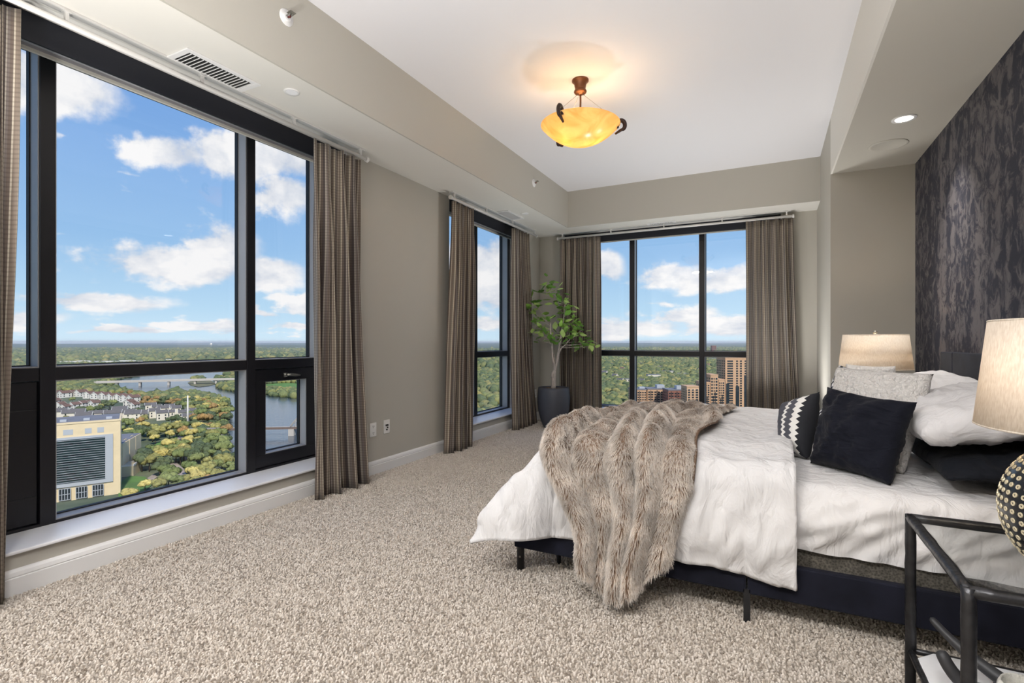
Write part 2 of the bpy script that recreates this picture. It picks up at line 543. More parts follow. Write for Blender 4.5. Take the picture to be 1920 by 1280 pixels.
def mat_curtain():
    m, N, L, b, out = new_mat('striped_curtain_weave')
    uv = N.new('ShaderNodeUVMap')
    sp = N.new('ShaderNodeSeparateXYZ'); L.new(uv.outputs[0], sp.inputs[0])

    def fr(src, k):
        a = N.new('ShaderNodeMath'); a.operation = 'MULTIPLY'; a.inputs[1].default_value = k; L.new(src, a.inputs[0])
        f = N.new('ShaderNodeMath'); f.operation = 'FRACT'; L.new(a.outputs[0], f.inputs[0])
        return f.outputs[0]
    r = N.new('ShaderNodeValToRGB'); r.color_ramp.interpolation = 'CONSTANT'
    L.new(fr(sp.outputs[0], 1 / .085), r.inputs[0])
    stops = [(0, (103, 90, 81)), (.14, (187, 177, 160)), (.20, (122, 109, 97)), (.38, (143, 134, 119)), (.47, (208, 197, 175)), (.53, (112, 99, 89)),
             (.66, (76, 66, 63)), (.80, (164, 156, 144)), (.88, (114, 104, 99))]
    e = r.color_ramp.elements
    e[0].position = 0; e[0].color = srgb(*stops[0][1])
    e[1].position = stops[1][0]; e[1].color = srgb(*stops[1][1])
    for p, c in stops[2:]:
        x = e.new(p); x.color = srgb(*c)
    r2 = N.new('ShaderNodeValToRGB'); r2.color_ramp.interpolation = 'CONSTANT'
    L.new(fr(sp.outputs[1], 1 / .020), r2.inputs[0])
    r2.color_ramp.elements[0].color = (1.0, 1.0, 1.0, 1)
    r2.color_ramp.elements[1].position = .62; r2.color_ramp.elements[1].color = (.78, .77, .76, 1)
    mx = N.new('ShaderNodeMix'); mx.data_type = 'RGBA'; mx.blend_type = 'MULTIPLY'; mx.inputs['Factor'].default_value = 1
    L.new(r.outputs[0], mx.inputs['A']); L.new(r2.outputs[0], mx.inputs['B'])
    L.new(mx.outputs['Result'], b.inputs['Base Color'])
    b.inputs['Roughness'].default_value = .75
    b.inputs['Sheen Weight'].default_value = .2
    nz = N.new('ShaderNodeTexNoise'); nz.inputs['Scale'].default_value = 260
    tc = N.new('ShaderNodeTexCoord'); L.new(tc.outputs['Object'], nz.inputs['Vector'])
    bp = N.new('ShaderNodeBump'); bp.inputs['Strength'].default_value = .3; bp.inputs['Distance'].default_value = .002
    L.new(nz.outputs['Fac'], bp.inputs['Height']); L.new(bp.outputs[0], b.inputs['Normal'])
    return m


M['curtain'] = mat_curtain()

# ------------------------------------------------------------------ room shell (units of U)
XL, XG = -2.658, -2.886          # left wall face, inner face of the window frames
YF, YG = 6.056, 6.284            # far wall face, inner face of its window frame
ZS, ZC, ZN = 2.338, 2.757, 2.315  # soffit, raised ceiling, niche soffit
XSL, YSF, XR = -2.127, 5.660, .4207
YN, XH = 4.727, .955
YB = -2.3
SILL = .180
XO, YO = -3.03, 6.43             # outer faces of the walls
W1 = (.50, 2.69)                 # big left window (Y range)
W2 = (3.969, 5.655)              # second left window
W3 = (-2.33, .10)                # far window (X range)

b = MB(); b.box(XL - .02, XH + .1, YB - .1, YF + .02, -.06, 0)
FLOOR = structure(b.build('floor', M['carpet']))


def carpet_pile():
    sp = .0088
    x0, x1, y0, y1 = (XL + .02) * U, .95 * U, .30 * U, 5.95 * U
    nx, ny = int((x1 - x0) / sp), int((y1 - y0) / sp)
    gx, gy = np.meshgrid(np.arange(nx), np.arange(ny), indexing='ij')
    x = (x0 + (gx + RNG.uniform(-.5, .5, gx.shape)) * sp).ravel(); y = (y0 + (gy + RNG.uniform(-.5, .5, gy.shape)) * sp).ravel()
    # only what lies in front of the viewpoint
    f = -x * ST + y * CT; r = x * CT + y * ST
    ok = (np.abs(r) < f * 1.12 + .1) & (f > 1.2)
    x, y = x[ok], y[ok]
    n = len(x)
    a = RNG.uniform(0, 2 * PI, n); ln = RNG.uniform(.0025, .008, n); h = RNG.uniform(.006, .0125, n)
    pts = np.empty((n, 3, 3))
    pts[:, 0] = np.stack([x, y, np.full(n, -.002)], 1)
    pts[:, 1] = np.stack([x + .35 * ln * np.cos(a), y + .35 * ln * np.sin(a), h * .65], 1)
    pts[:, 2] = np.stack([x + ln * np.cos(a), y + ln * np.sin(a), h], 1)
    hc = bpy.data.hair_curves.new('carpet_pile')
    hc.add_curves([3] * n)
    hc.attributes['position'].data.foreach_set('vector', pts.reshape(-1).astype(np.float32))
    ar = hc.attributes.get('radius') or hc.attributes.new('radius', 'FLOAT', 'POINT')
    ar.data.foreach_set('value', np.tile(np.array([.0040, .0042, .0024], dtype=np.float32), n))
    m, N, L, bs, out = new_mat('carpet_tufts')
    hi = N.new('ShaderNodeHairInfo')
    rp = N.new('ShaderNodeValToRGB'); L.new(hi.outputs['Random'], rp.inputs[0])
    rp.color_ramp.elements[0].color = srgb(190, 179, 167); rp.color_ramp.elements[1].color = srgb(222, 214, 205)
    L.new(rp.outputs[0], bs.inputs['Base Color']); bs.inputs['Roughness'].default_value = .95; bs.inputs['Specular IOR Level'].default_value = .1
    hc.materials.append(m)
    o = bpy.data.objects.new('carpet_pile', hc); COL.objects.link(o); o.parent = FLOOR
    o['kind'] = 'stuff'
    print('carpet tufts', n)
carpet_pile()

b = MB(); b.box(XSL - .01, XR + .01, YB - .1, YSF + .01, ZC, ZC + .08)
structure(b.build('ceiling', M['ceiling']))

b = MB()
for y0, y1 in ((YB - .1, W1[0]), (W1[1], W2[0]), (W2[1], YO)):
    b.box(XO, XL, y0, y1, 0, ZS + .02)
for w in (W1, W2):
    b.box(XO, XL, w[0] - .001, w[1] + .001, -.02, SILL - .014)
structure(b.build('wall_left', M['wall']))
b = MB()
for x0, x1 in ((XL - .001, W3[0]), (W3[1], XR + .02)):
    b.box(x0, x1, YF, YO, 0, ZS + .02)
b.box(W3[0] - .001, W3[1] + .001, YF, YO, -.02, SILL - .014)
structure(b.build('wall_far', M['wall']))
b = MB(); b.box(XL, XH + .1, YB - .1, YB, 0, ZC + .08)
structure(b.build('wall_back', M['wall']))
b = MB(); b.box(XR, XH + .12, YN, YO, 0, ZC + .08)
structure(b.build('wall_niche', M['wall']))
b = MB(); b.box(XH, XH + .12, YB - .1, YN + .001, 0, ZN + .02)
structure(b.build('wall_right', M['wallpaper']))
# dropped soffits: painted fascia in wall colour, pale underside
b = MB(); b.box(XO, XSL - .012, YB - .1, YO, ZS, ZS + .012)
b.box(XSL - .012, XR + .005, YSF + .012, YO, ZS, ZS + .012)
structure(b.build('ceiling_soffit', M['soffit']))
b = MB(); b.box(XSL - .012, XSL, YB - .1, YSF + .012, ZS - .0006, ZC + .08)
b.box(XSL - .012, XR + .005, YSF, YSF + .012, ZS - .0006, ZC + .08)
b.box(XO, XSL - .012, YB - .1, YO, ZC, ZC + .08); b.box(XSL - .02, XR, YSF + .012, YO, ZC, ZC + .08)
structure(b.build('ceiling_fascia', M['wall']))
b = MB(); b.box(XR, XR + .012, YB - .1, YN + .001, ZN - .0005, ZC + .08)
structure(b.build('ceiling_niche_fascia', M['soffit']))
b = MB(); b.box(XR + .012, XH + .12, YB - .1, YN + .001, ZN, ZN + .02)
b.box(XR + .012, XH + .12, YB - .1, YN + .001, ZC + .06, ZC + .08)
structure(b.build('ceiling_niche_soffit', M['wall']))


def baseboard(name, p0, p1, nrm):
    """skirting board between two floor points, standing proud along nrm; body, groove and cap"""
    p0, p1, nrm = Vector(p0), Vector(p1), Vector(nrm)
    prof = [(0, 0), (.017, 0), (.017, .072), (.0145, .0745), (.0145, .077), (.0165, .0795), (.013, .094), (.006, .103), (0, .105)]
    b = MB()
    vs = []
    for p in (p0, p1):
        for d, z in prof:
            vs.append(p + nrm * d + Vector((0, 0, z)))
    n = len(prof)
    fs = [(i, i + 1, n + i + 1, n + i) for i in range(n - 1)] + [tuple(range(n)), tuple(range(2 * n - 1, n - 1, -1))]
    b.add(vs, fs)
    return structure(b.build(name, M['white']))


baseboard('baseboard_left', (XL, YB, 0), (XL, YF, 0), (1, 0, 0))
baseboard('baseboard_far', (XL, YF, 0), (XR, YF, 0), (0, -1, 0))
baseboard('baseboard_niche', (XR, YN, 0), (XH, YN, 0), (0, -1, 0))
baseboard('baseboard_pillar', (XR, YN, 0), (XR, YF, 0), (-1, 0, 0))


# ------------------------------------------------------------------ windows
class Axis:
    """maps (along, depth, z) to the room: left wall runs along Y and looks out to -X, far wall along X and out to +Y"""
    def __init__(s, left): s.left = left

    def box(s, b, a0, a1, d0, d1, z0, z1):
        if s.left: b.box(-d1, -d0, a0, a1, z0, z1)
        else: b.box(a0, a1, d0, d1, z0, z1)

    def pt(s, a, d, z):
        return Vector((-d, a, z)) if s.left else Vector((a, d, z))


def window(n, left, rng, mull, sash, label):
    """rng: opening, mull: centres of the uprights, sash: indices of lights with an opening sash below the transom"""
    A = Axis(left)
    fi = -XG if left else YG             # inner face of frame
    wall = -XL if left else YF
    fo, gl = fi + .120, fi + .088
    zt0, zt1 = 1 - .1745, 1 - .1163
    ztop = ZS
    b = MB()                             # outer frame
    for a0, a1 in ((rng[0], rng[0] + .055), (rng[1] - .055, rng[1])):
        A.box(b, a0, a1, fi, fo, SILL, ztop)
    A.box(b, rng[0] + .055, rng[1] - .055, fi, fo, SILL - .003, SILL + .012)
    A.box(b, rng[0] + .055, rng[1] - .055, fi, fo, 2.315, ztop)
    root = structure(b.build('window_%d' % n, M['bronze'], bevel=.0025))
    root['label'] = label
    edges = [rng[0] + .055] + [e for c in mull for e in (c - .0285, c + .0285)] + [rng[1] - .055]
    for c in mull:
        b = MB(); A.box(b, c - .0285, c + .0285, fi - .002, fo, SILL, ztop - .002)
        b.build('mullion', M['bronze'], root, bevel=.0025)
    for k in range(0, len(edges), 2):
        a0, a1 = edges[k], edges[k + 1]
        b = MB(); A.box(b, a0, a1, fi + .001, fo, zt0, zt1)
        b.build('transom', M['bronze'], root, bevel=.0025)
        # glazing gaskets and panes
        for z0, z1, lower in ((SILL + .012, zt0, True), (zt1, 2.315, False)):
            q0, q1, y0, y1 = a0, a1, z0, z1
            if lower and (k // 2) in sash:
                w = .083 if k else .125
                s = MB()
                A.box(s, a0 + .004, a1 - .004, fi + .012, fo - .01, z0 + .004, z0 + w); A.box(s, a0 + .004, a1 - .004, fi + .012, fo - .01, z1 - w, z1 - .004)
                A.box(s, a0 + .004, a0 + w, fi + .012, fo - .01, z0 + w, z1 - w); A.box(s, a1 - w, a1 - .004, fi + .012, fo - .01, z0 + w, z1 - w)
                so = s.build('sash', M['bronze'], root, bevel=.003)
                hb = MB()
                am = (a0 + a1) / 2 + .02
                A.box(hb, am - .05, am - .03, fi - .004, fi + .013, z1 - .062, z1 - .035)
                hb.tube([A.pt(am - .04, fi - .010, z1 - .046), A.pt(am - .01, fi - .018, z1 - .047), A.pt(am + .03, fi - .016, z1 - .052), A.pt(am + .065, fi - .012, z1 - .054)],
                        [.008, .0095, .009, .006], 8)
                h = hb.build('handle', M['grey_metal'], so, smooth=True)
                h['label'] = 'brushed metal window handle'
                q0, q1, y0, y1 = a0 + w, a1 - w, z0 + w, z1 - w
            g = MB()
            t = .010
            A.box(g, q0, q1, gl - .012, gl + .014, y0, y0 + t); A.box(g, q0, q1, gl - .012, gl + .014, y1 - t, y1)
            A.box(g, q0, q0 + t, gl - .012, gl + .014, y0 + t, y1 - t); A.box(g, q1 - t, q1, gl - .012, gl + .014, y0 + t, y1 - t)
            g.build('gasket', M['gasket'], root)
            d0 = fi + .006 if (q0, y0) == (a0, z0) else fi + .018
            for e in ((q0, q0 + .005, y0 + .005, y1 - .005), (q1 - .005, q1, y0 + .005, y1 - .005), (q0, q1, y0, y0 + .005), (q0, q1, y1 - .005, y1)):
                g = MB(); A.box(g, e[0], e[1], d0, gl - .012, e[2], e[3])
                g.build('glazing_bead', M['bead'], root)
            p = MB(); A.box(p, q0 + t, q1 - t, gl, gl + .004, y0 + t, y1 - t)
            p.build('pane', M['glass'], root)
    b = MB(); A.box(b, rng[0] + .001, rng[1] - .001, wall - .022, fi + .004, SILL - .014, SILL)
    b.build('sill', M['sill'], root, bevel=.004)
    # painted reveals of the opening
    b = MB()
    for a0, a1 in ((rng[0], rng[0] + .004), (rng[1] - .004, rng[1])):
        A.box(b, a0, a1, wall + .001, fi, SILL, ztop)
    b.build('reveal', M['white'], root)
    # roller shade hanging in the head of the opening
    return root


def roller_shade(left, rng, label):
    A = Axis(left)
    wall = -XL if left else YF
    c = A.pt((rng[0] + rng[1]) / 2, wall + .1, ZS)
    t = thing('roller_shade', label, 'roller shade', c, 'rolled-up window shades')
    b = MB(); A.box(b, rng[0] + .006, rng[1] - .006, wall + .030, wall + .042, 2.222, ZS - .001)
    b.build('fascia', M['shadebox'], t)
    b = MB(); b.tube([A.pt(rng[0] + .01, wall + .098, 2.272), A.pt(rng[1] - .01, wall + .098, 2.272)], .030, 18)
    b.build('roll', M['tube'], t, smooth=True)
    b = MB(); A.box(b, rng[0] + .012, rng[1] - .012, wall + .130, wall + .142, 2.225, 2.247)
    b.build('hem_bar', M['hem'], t, bevel=.003)
    b = MB(); A.box(b, rng[0] + .012, rng[1] - .012, wall + .127, wall + .129, 2.24, 2.29)
    b.build('shade_cloth', M['tube'], t)
    return t


window(1, True, W1, (1.108, 2.1125), (0, 2), 'wide dark bronze window beside the carpet with two opening sashes')
window(2, True, W2, (4.838,), (), 'narrow dark bronze window beside the potted tree')
window(3, False, W3, (-1.521, -.711), (), 'dark bronze window behind the bed')
roller_shade(True, W1, 'rolled-up shade over the wide window on the left')
roller_shade(True, W2, 'rolled-up shade over the narrow window near the corner')
roller_shade(False, W3, 'rolled-up shade over the window behind the bed')


# ------------------------------------------------------------------ curtains and rods
def curtain_rod(left, a0, a1, off, label):
    A = Axis(left)
    wall = -XL if left else YF
    d = wall - off
    z = ZS - .062
    t = thing('curtain_rod', label, 'curtain rod', A.pt((a0 + a1) / 2, d, z), 'white curtain rods')
    b = MB(); b.tube([A.pt(a0, d, z), A.pt(a1, d, z)], .0125, 14)
    b.build('pole', M['rod'], t, smooth=True)
    b = MB(); A.box(b, a0 + .02, a1 - .02, d - .008, d + .03, ZS - .010, ZS - .001)
    b.build('ceiling_rail', M['rod'], t)
    n = max(3, int((a1 - a0) / .55) + 1)
    for i in range(n):
        a = a0 + .06 + (a1 - a0 - .12) * i / (n - 1)
        b = MB(); A.box(b, a - .006, a + .006, d - .005, d + .011, z + .006, ZS - .008)
        A.box(b, a - .012, a + .012, d - .010, d + .016, ZS - .016, ZS - .009)
        b.build('bracket', M['rod'], t)
    for a in (a0, a1):
        b = MB(); b.tube([A.pt(a - .008, d, z), A.pt(a + .008, d, z)], .019, 14)
        b.build('end_cap', M['rod'], t)


curtain_rod(True, .42, 2.745, .130, 'long white curtain rod above the wide left window')
curtain_rod(True, 3.80, 5.66, .130, 'white curtain rod above the narrow window near the corner')
curtain_rod(False, -2.36, .205, .120, 'white curtain rod above the window behind the bed')


def curtain(left, top, bot, nf, amp, seed, label, off=.108, flare=1.6):
    A = Axis(left)
    wall = -XL if left else YF
    rnd = random.Random(seed)
    ph = [rnd.uniform(-.5, .5) for _ in range(nf + 2)]
    aw = [rnd.uniform(.7, 1.2) for _ in range(nf + 2)]
    nu, nv = nf * 24 + 1, 30
    z1, z0 = ZS - .078, .010
    P, Q = [], []
    cloth = nf * .33
    for i in range(nu):
        s = i / (nu - 1)
        k = s * nf
        i0 = int(min(k, nf - 1)); fr = k - i0
        w = aw[i0] * (1 - fr) + aw[i0 + 1] * fr
        p = ph[i0] * (1 - fr) + ph[i0 + 1] * fr
        row, rq = [], []
        for j in range(nv):
            t = j / (nv - 1)                  # 0 top, 1 bottom
            z = z1 + (z0 - z1) * t
            q = t ** flare
            a0 = top[0] + (bot[0] - top[0]) * q; a1 = top[1] + (bot[1] - top[1]) * q
            am = amp * (.55 + .45 * smooth01(t * 3)) * w
            phs = 2 * PI * k + p * 1.2 + .5 * math.sin(2.2 * t + seed + i0 * .3)
            sn = math.sin(phs)
            dd = am * (sn * .85 + .30 * math.sin(2 * phs + 1 + t * 1.5 + i0) + .16 * math.sin(3 * phs + 2.1 * i0)) + .010 * nz3(s * 9, t * 2, seed)
            aa = a0 + (a1 - a0) * (s + .22 / nf * math.sin(2 * phs) * .5 * (1 - .3 * t))
            o = off + (.085 - off) * t * .5
            row.append(A.pt(aa, wall - o - dd, z))
            rq.append((s * cloth * U, z * U))
        P.append(row); Q.append(rq)
    b = MB(); b.grid(P, Q)
    o = b.build('curtain', M['curtain'], smooth=True, solid=.0028)
    return tag(o, label, 'curtain', 'brown striped curtains')


curtain(True, (.44, .885), (.42, .878), 4, .06, 1, 'striped curtain at the near end of the wide window, by the picture edge')
curtain(True, (2.277, 2.690), (2.296, 2.815), 4, .068, 2, 'striped curtain between the wide window and the wall outlets')
curtain(True, (3.86, 4.245), (3.775, 4.215), 4, .062, 3, 'striped curtain on the outlet side of the narrow window')
curtain(True, (5.09, 5.49), (5.10, 5.70), 5, .055, 4, 'striped curtain between the narrow window and the potted tree')
curtain(False, (-2.337, -1.815), (-2.337, -1.80), 6, .058, 5, 'striped curtain behind the potted tree')
curtain(False, (-.238, .195), (-.238, .275), 5, .062, 6, 'striped curtain between the far window and the pillar, behind the cushions')


# ------------------------------------------------------------------ outlets, vents, ceiling fittings
def outlet(y0, y1, zc, label, cable=False):
    t = thing('wall_outlet', label, 'outlet', (XL, (y0 + y1) / 2, zc - .052), 'white wall plates')
    b = MB(); b.box(XL, XL + .0055, y0, y1, zc - .052, zc + .052)
    b.build('plate', M['outlet'], t, bevel=.003)
    m = (y0 + y1) / 2
    if cable:
        for dy, dz, r in ((-.010, .012, .007), (.006, .012, .006), (.004, -.006, .006), (-.004, -.022, .006)):
            b = MB(); b.tube([(XL + .004, m + dy, zc + dz), (XL + .012, m + dy, zc + dz)], r, 10)
            b.build('jack', M['dark_hole'], t)
    else:
        for dz in (.024, -.024):
            b = MB(); b.box(XL + .005, XL + .0075, m - .014, m + .014, zc + dz - .014, zc + dz + .014)
            f = b.build('socket', M['outlet'], t, bevel=.004)
            b = MB()
            b.box(XL + .0072, XL + .0078, m - .008, m - .005, zc + dz - .002, zc + dz + .008); b.box(XL + .0072, XL + .0078, m + .005, m + .008, zc + dz - .002, zc + dz + .008)
            b.box(XL + .0072, XL + .0078, m - .003, m + .003, zc + dz - .010, zc + dz - .005)
            b.build('slot', M['dark_hole'], f)


outlet(2.915, 2.985, .339, 'white power outlet right beside the wide window curtain')
outlet(3.068, 3.137, .341, 'white cable plate with dark jacks on the bare left wall', True)
outlet(5.880, 5.945, .344, 'white power outlet in the corner behind the charcoal pot')


def vent(x0, x1, y0, y1, along_y, label, n, dark=True):
    t = thing('ceiling_vent', label, 'vent', ((x0 + x1) / 2, (y0 + y1) / 2, ZS), 'air vents')
    m = .028
    b = MB()
    zt, zb = ZS, ZS - .008
    b.box(x0, x1, y0, y0 + m, zb, zt); b.box(x0, x1, y1 - m, y1, zb, zt); b.box(x0, x0 + m, y0 + m, y1 - m, zb, zt); b.box(x1 - m, x1, y0 + m, y1 - m, zb, zt)
    b.build('frame', M['white'], t, bevel=.0025)
    b = MB(); b.box(x0 + m, x1 - m, y0 + m, y1 - m, zt - .0015, zt - .0005)
    b.build('duct_opening', M['dark_hole'] if dark else M['gap_dark'], t)
    for i in range(n):
        k = (i + .5) / n
        if along_y:
            y = y0 + m + (y1 - y0 - 2 * m) * k
            b = MB(); b.obox(((x0 + x1) / 2, y, zt - .0065), ((x1 - x0) / 2 - m, 0, 0), (0, .0022, .0035), (0, -.0012, .0008))
        else:
            x = x0 + m + (x1 - x0 - 2 * m) * k
            b = MB(); b.obox((x, (y0 + y1) / 2, zt - .0065), (0, (y1 - y0) / 2 - m, 0), (.0022, 0, .0035), (-.0012, 0, .0008))
        b.build('slat', M['white'], t)


vent(-2.545, -2.365, 1.41, 1.79, True, 'long slatted vent above the wide left window', 17)
vent(-2.56, -2.385, 4.635, 5.02, True, 'slatted vent above the narrow window near the corner', 22, False)
vent(-1.26, -.94, 5.86, 6.0, False, 'slatted vent above the window behind the bed', 15)


def downlight(x, y, z, r, label, on, watt=0.0, spread=PI):
    t = thing('recessed_light', label, 'ceiling light', (x, y, z), 'round recessed lights')
    b = MB(); b.lathe([(r * .72, -.004), (r * .98, -.006), (r, -.003), (r, 0)], (x, y, z), 32)
    b.build('trim_ring', M['white'], t, smooth=True)
    b = MB(); b.lathe([(.0005, -.0035), (r * .73, -.0035)], (x, y, z), 32)
    b.build('lens', mat_emit('lit_lens', (1, .93, .82, 1), 6.0) if on else mat('unlit_lens', srgb(245, 245, 248), .4), t)
    if on:
        l = lamp('recessed_bulb', 'AREA', (x, y, z - .006), watt, (1, .95, .88), r * 1.3 * U, t)
        l.data.spread = spread
    return t


downlight(-2.291, 1.917, ZS, .040, 'white round ceiling light next to the long vent', False)
downlight(-2.294, 4.838, ZS, .040, 'white round ceiling light near the far corner soffit', False)
downlight(.702, 3.738, ZN, .062, 'lit round ceiling light above the bed', True, LAMP_NICHE, 1.35)

t = thing('ceiling_speaker', 'round flush speaker grille beyond the lit ceiling light', 'speaker', (.702, 4.197, ZN))
b = MB(); b.lathe([(.0005, -.002), (.088, -.002), (.092, -.0045), (.108, -.0045), (.112, -.002), (.112, 0)], (.702, 4.197, ZN), 40)
b.build('grille', M['wall'], t, smooth=True)


def sprinkler(y, z, label):
    t = thing('sprinkler', label, 'sprinkler', (XSL, y, z), 'fire sprinklers')
    R = Matrix.Rotation(PI / 2, 4, 'Y')
    b = MB(); b.lathe([(.001, .012), (.018, .012), (.021, .010), (.022, .005), (.038, .004), (.040, 0)], (XSL, y, z), 28, R)
    b.build('escutcheon', M['white'], t, smooth=True)
    b = MB()
    b.obox((XSL + .036, y, z + .012), (.014, 0, .002), (0, .016, 0), (0, 0, .0015))
    b.tube([(XSL + .012, y - .010, z), (XSL + .035, y - .006, z + .010)], .003, 6); b.tube([(XSL + .012, y + .010, z), (XSL + .035, y + .006, z + .010)], .003, 6)
    b.build('deflector', M['grey_metal'], t)
    b = MB(); b.tube([(XSL + .010, y, z - .002), (XSL + .030, y, z - .002)], .005, 8)
    b.build('bulb', M['bulb_red'], t, smooth=True)


sprinkler(1.748, 2.593, 'white sprinkler on the beam above the long vent')
sprinkler(4.698, 2.594, 'white sprinkler on the beam near the far corner')

# fill lights added on the unseen ceiling behind the camera to brighten the room
for x, y, lab in ((-1.5, -.7, 'added flush round fill light behind the viewpoint on the window side'), (-.1, -.7, 'added flush round fill light behind the viewpoint on the bed side')):
    t = thing('added_ceiling_fill', lab, 'fill light', (x, y, ZC), 'added ceiling fill lights')
    b = MB(); b.lathe([(.26, 0), (.26, -.03), (.25, -.04)], (x, y, ZC), 32)
    b.build('rim', M['rod'], t, smooth=True)
    b = MB(); b.lathe([(.001, -.036), (.25, -.036)], (x, y, ZC), 32)
    b.build('diffuser', M['outlet'], t)
    lamp('added_ceiling_fill_light', 'AREA', (x, y, ZC - .045), FILL_CEILING, (1, .985, .965), .5 * U, t)

# fill drums added beside the camera and hidden behind the bed, washing the ceiling
for x, y, k, lab in ((-2.0, -.05, .40, 'added drum fill light by the left wall behind the viewpoint'), (-.95, -.55, 1.2, 'added drum fill light in the middle behind the viewpoint'),
                     (.20, -.10, .9, 'added drum fill light on the bed side behind the viewpoint'),
                     (-1.0, 4.62, .25, 'added drum fill light hidden on the floor between bed foot and far window'), (-.05, 5.2, .22, 'added drum fill light hidden on the floor between bed and far curtain')):
    t = thing('added_floor_fill', lab, 'floor lamp', (x, y, 0), 'added floor fill lights')
    b = MB(); b.lathe([(.001, 0), (.15, 0), (.155, .01), (.17, .28), (.165, .28), (.15, .165), (.001, .165)], (x, y, 0), 32)
    b.build('drum', M['rod'], t, smooth=True)
    b = MB(); b.lathe([(.001, .172), (.145, .172)], (x, y, 0), 32)
    b.build('diffuser', M['outlet'], t)
    lamp('added_floor_fill_light', 'AREA', (x, y, .180), FILL_FLOOR * k, (1, .985, .965), .27 * U, t, (PI, 0, 0))

# ------------------------------------------------------------------ bed
BX0, BX1, BY0, BY1 = -1.000, .880, 2.000, 3.790     # outside of the frame
MX0, MX1, MY0, MY1, MZ0, MZ1 = -.855, .872, 2.025, 3.765, .284, .505

bed = thing('bed_frame', 'low navy velvet bed frame with black legs and plain headboard', 'bed', ((BX0 + BX1) / 2, (BY0 + BY1) / 2, 0))
b = MB(); b.box(BX0, -.078, BY0, BY0 + .032, .103, .226)
b.build('side_rail', M['navy_velvet'], bed, bevel=.006)
b = MB(); b.box(-.074, BX1 + .001, BY0, BY0 + .032, .103, .226)
b.build('side_rail', M['navy_velvet'], bed, bevel=.006)
b = MB(); b.box(BX0, BX1, BY1 - .032, BY1, .103, .226)
b.build('side_rail', M['navy_velvet'], bed, bevel=.006)
b = MB(); b.box(BX0 - .001, BX0 + .032, BY0 + .001, BY1 - .001, .103, .2265)
b.build('foot_rail', M['navy_velvet'], bed, bevel=.006)
for x, y, r, top in ((BX0 + .022, BY0 + .020, .0165, .20), (BX0 + .022, BY1 - .02, .0165, .20), (-.076, BY0 + .004, .012, .12), (-.076, BY1 - .02, .012, .12),
                     (-.85, 2.150, .0095, .12), (-.076, 2.9, .0095, .12), (BX1 - .02, BY0 + .02, .0165, .12), (BX1 - .02, BY1 - .02, .0165, .12), (-.85, 3.6, .0095, .12)):
    b = MB()
    if r == .012:
        b.box(x - .011, x + .011, y - .004, y + .020, 0, top)
    else:
        b.tube([(x, y, 0), (x, y, top)], r, 18)
    lg = b.build('leg', M['black_metal'], bed, smooth=r != .012, bevel=0)
    if r == .0165:
        b = MB(); b.lathe([(.0005, .0), (.0045, 0), (.0045, -.004)], (x + .004, y - r - .0005, .064), 12, Matrix.Rotation(PI / 2, 4, 'X'))
        b.build('bolt', M['grey_metal'], lg)
HEADM = mat('slate_navy_velvet', (.013, .015, .026, 1), .8, spec=.2, sheen=.06, bump=.1, bscale=220, var=.3, vscale=9)
for y0, y1 in ((1.955, 2.175), (2.175, 3.580), (3.580, 3.800)):
    b = MB(); b.box(.884, .948, y0 + .0008, y1 - .0008, .10, .940)
    b.build('headboard_panel', HEADM, bed, bevel=.006, seg=3)

def mat_boxspring():
    m, N, L, bs, out = new_mat('dark_mesh_box_spring')
    tc = N.new('ShaderNodeTexCoord')
    v = N.new('ShaderNodeTexVoronoi'); v.inputs['Scale'].default_value = 130
    L.new(tc.outputs['Object'], v.inputs['Vector'])
    n = N.new('ShaderNodeTexNoise'); n.inputs['Scale'].default_value = 18; L.new(tc.outputs['Object'], n.inputs['Vector'])
    a = N.new('ShaderNodeMath'); a.operation = 'MULTIPLY'; L.new(v.outputs['Distance'], a.inputs[0]); L.new(n.outputs['Fac'], a.inputs[1])
    r = N.new('ShaderNodeValToRGB'); L.new(a.outputs[0], r.inputs[0])
    r.color_ramp.elements[0].color = (.02, .018, .016, 1); r.color_ramp.elements[1].color = (.16, .145, .12, 1); r.color_ramp.elements[1].position = .5
    L.new(r.outputs[0], bs.inputs['Base Color']); bs.inputs['Roughness'].default_value = .8
    return m

b = MB(); b.box(MX0 + .012, MX1 - .004, MY0 + .018, MY1 - .018, .190, .290)
tag(b.build('box_spring', mat_boxspring(), bevel=.008), 'dark speckled box spring between navy rail and white sheet', 'box spring')

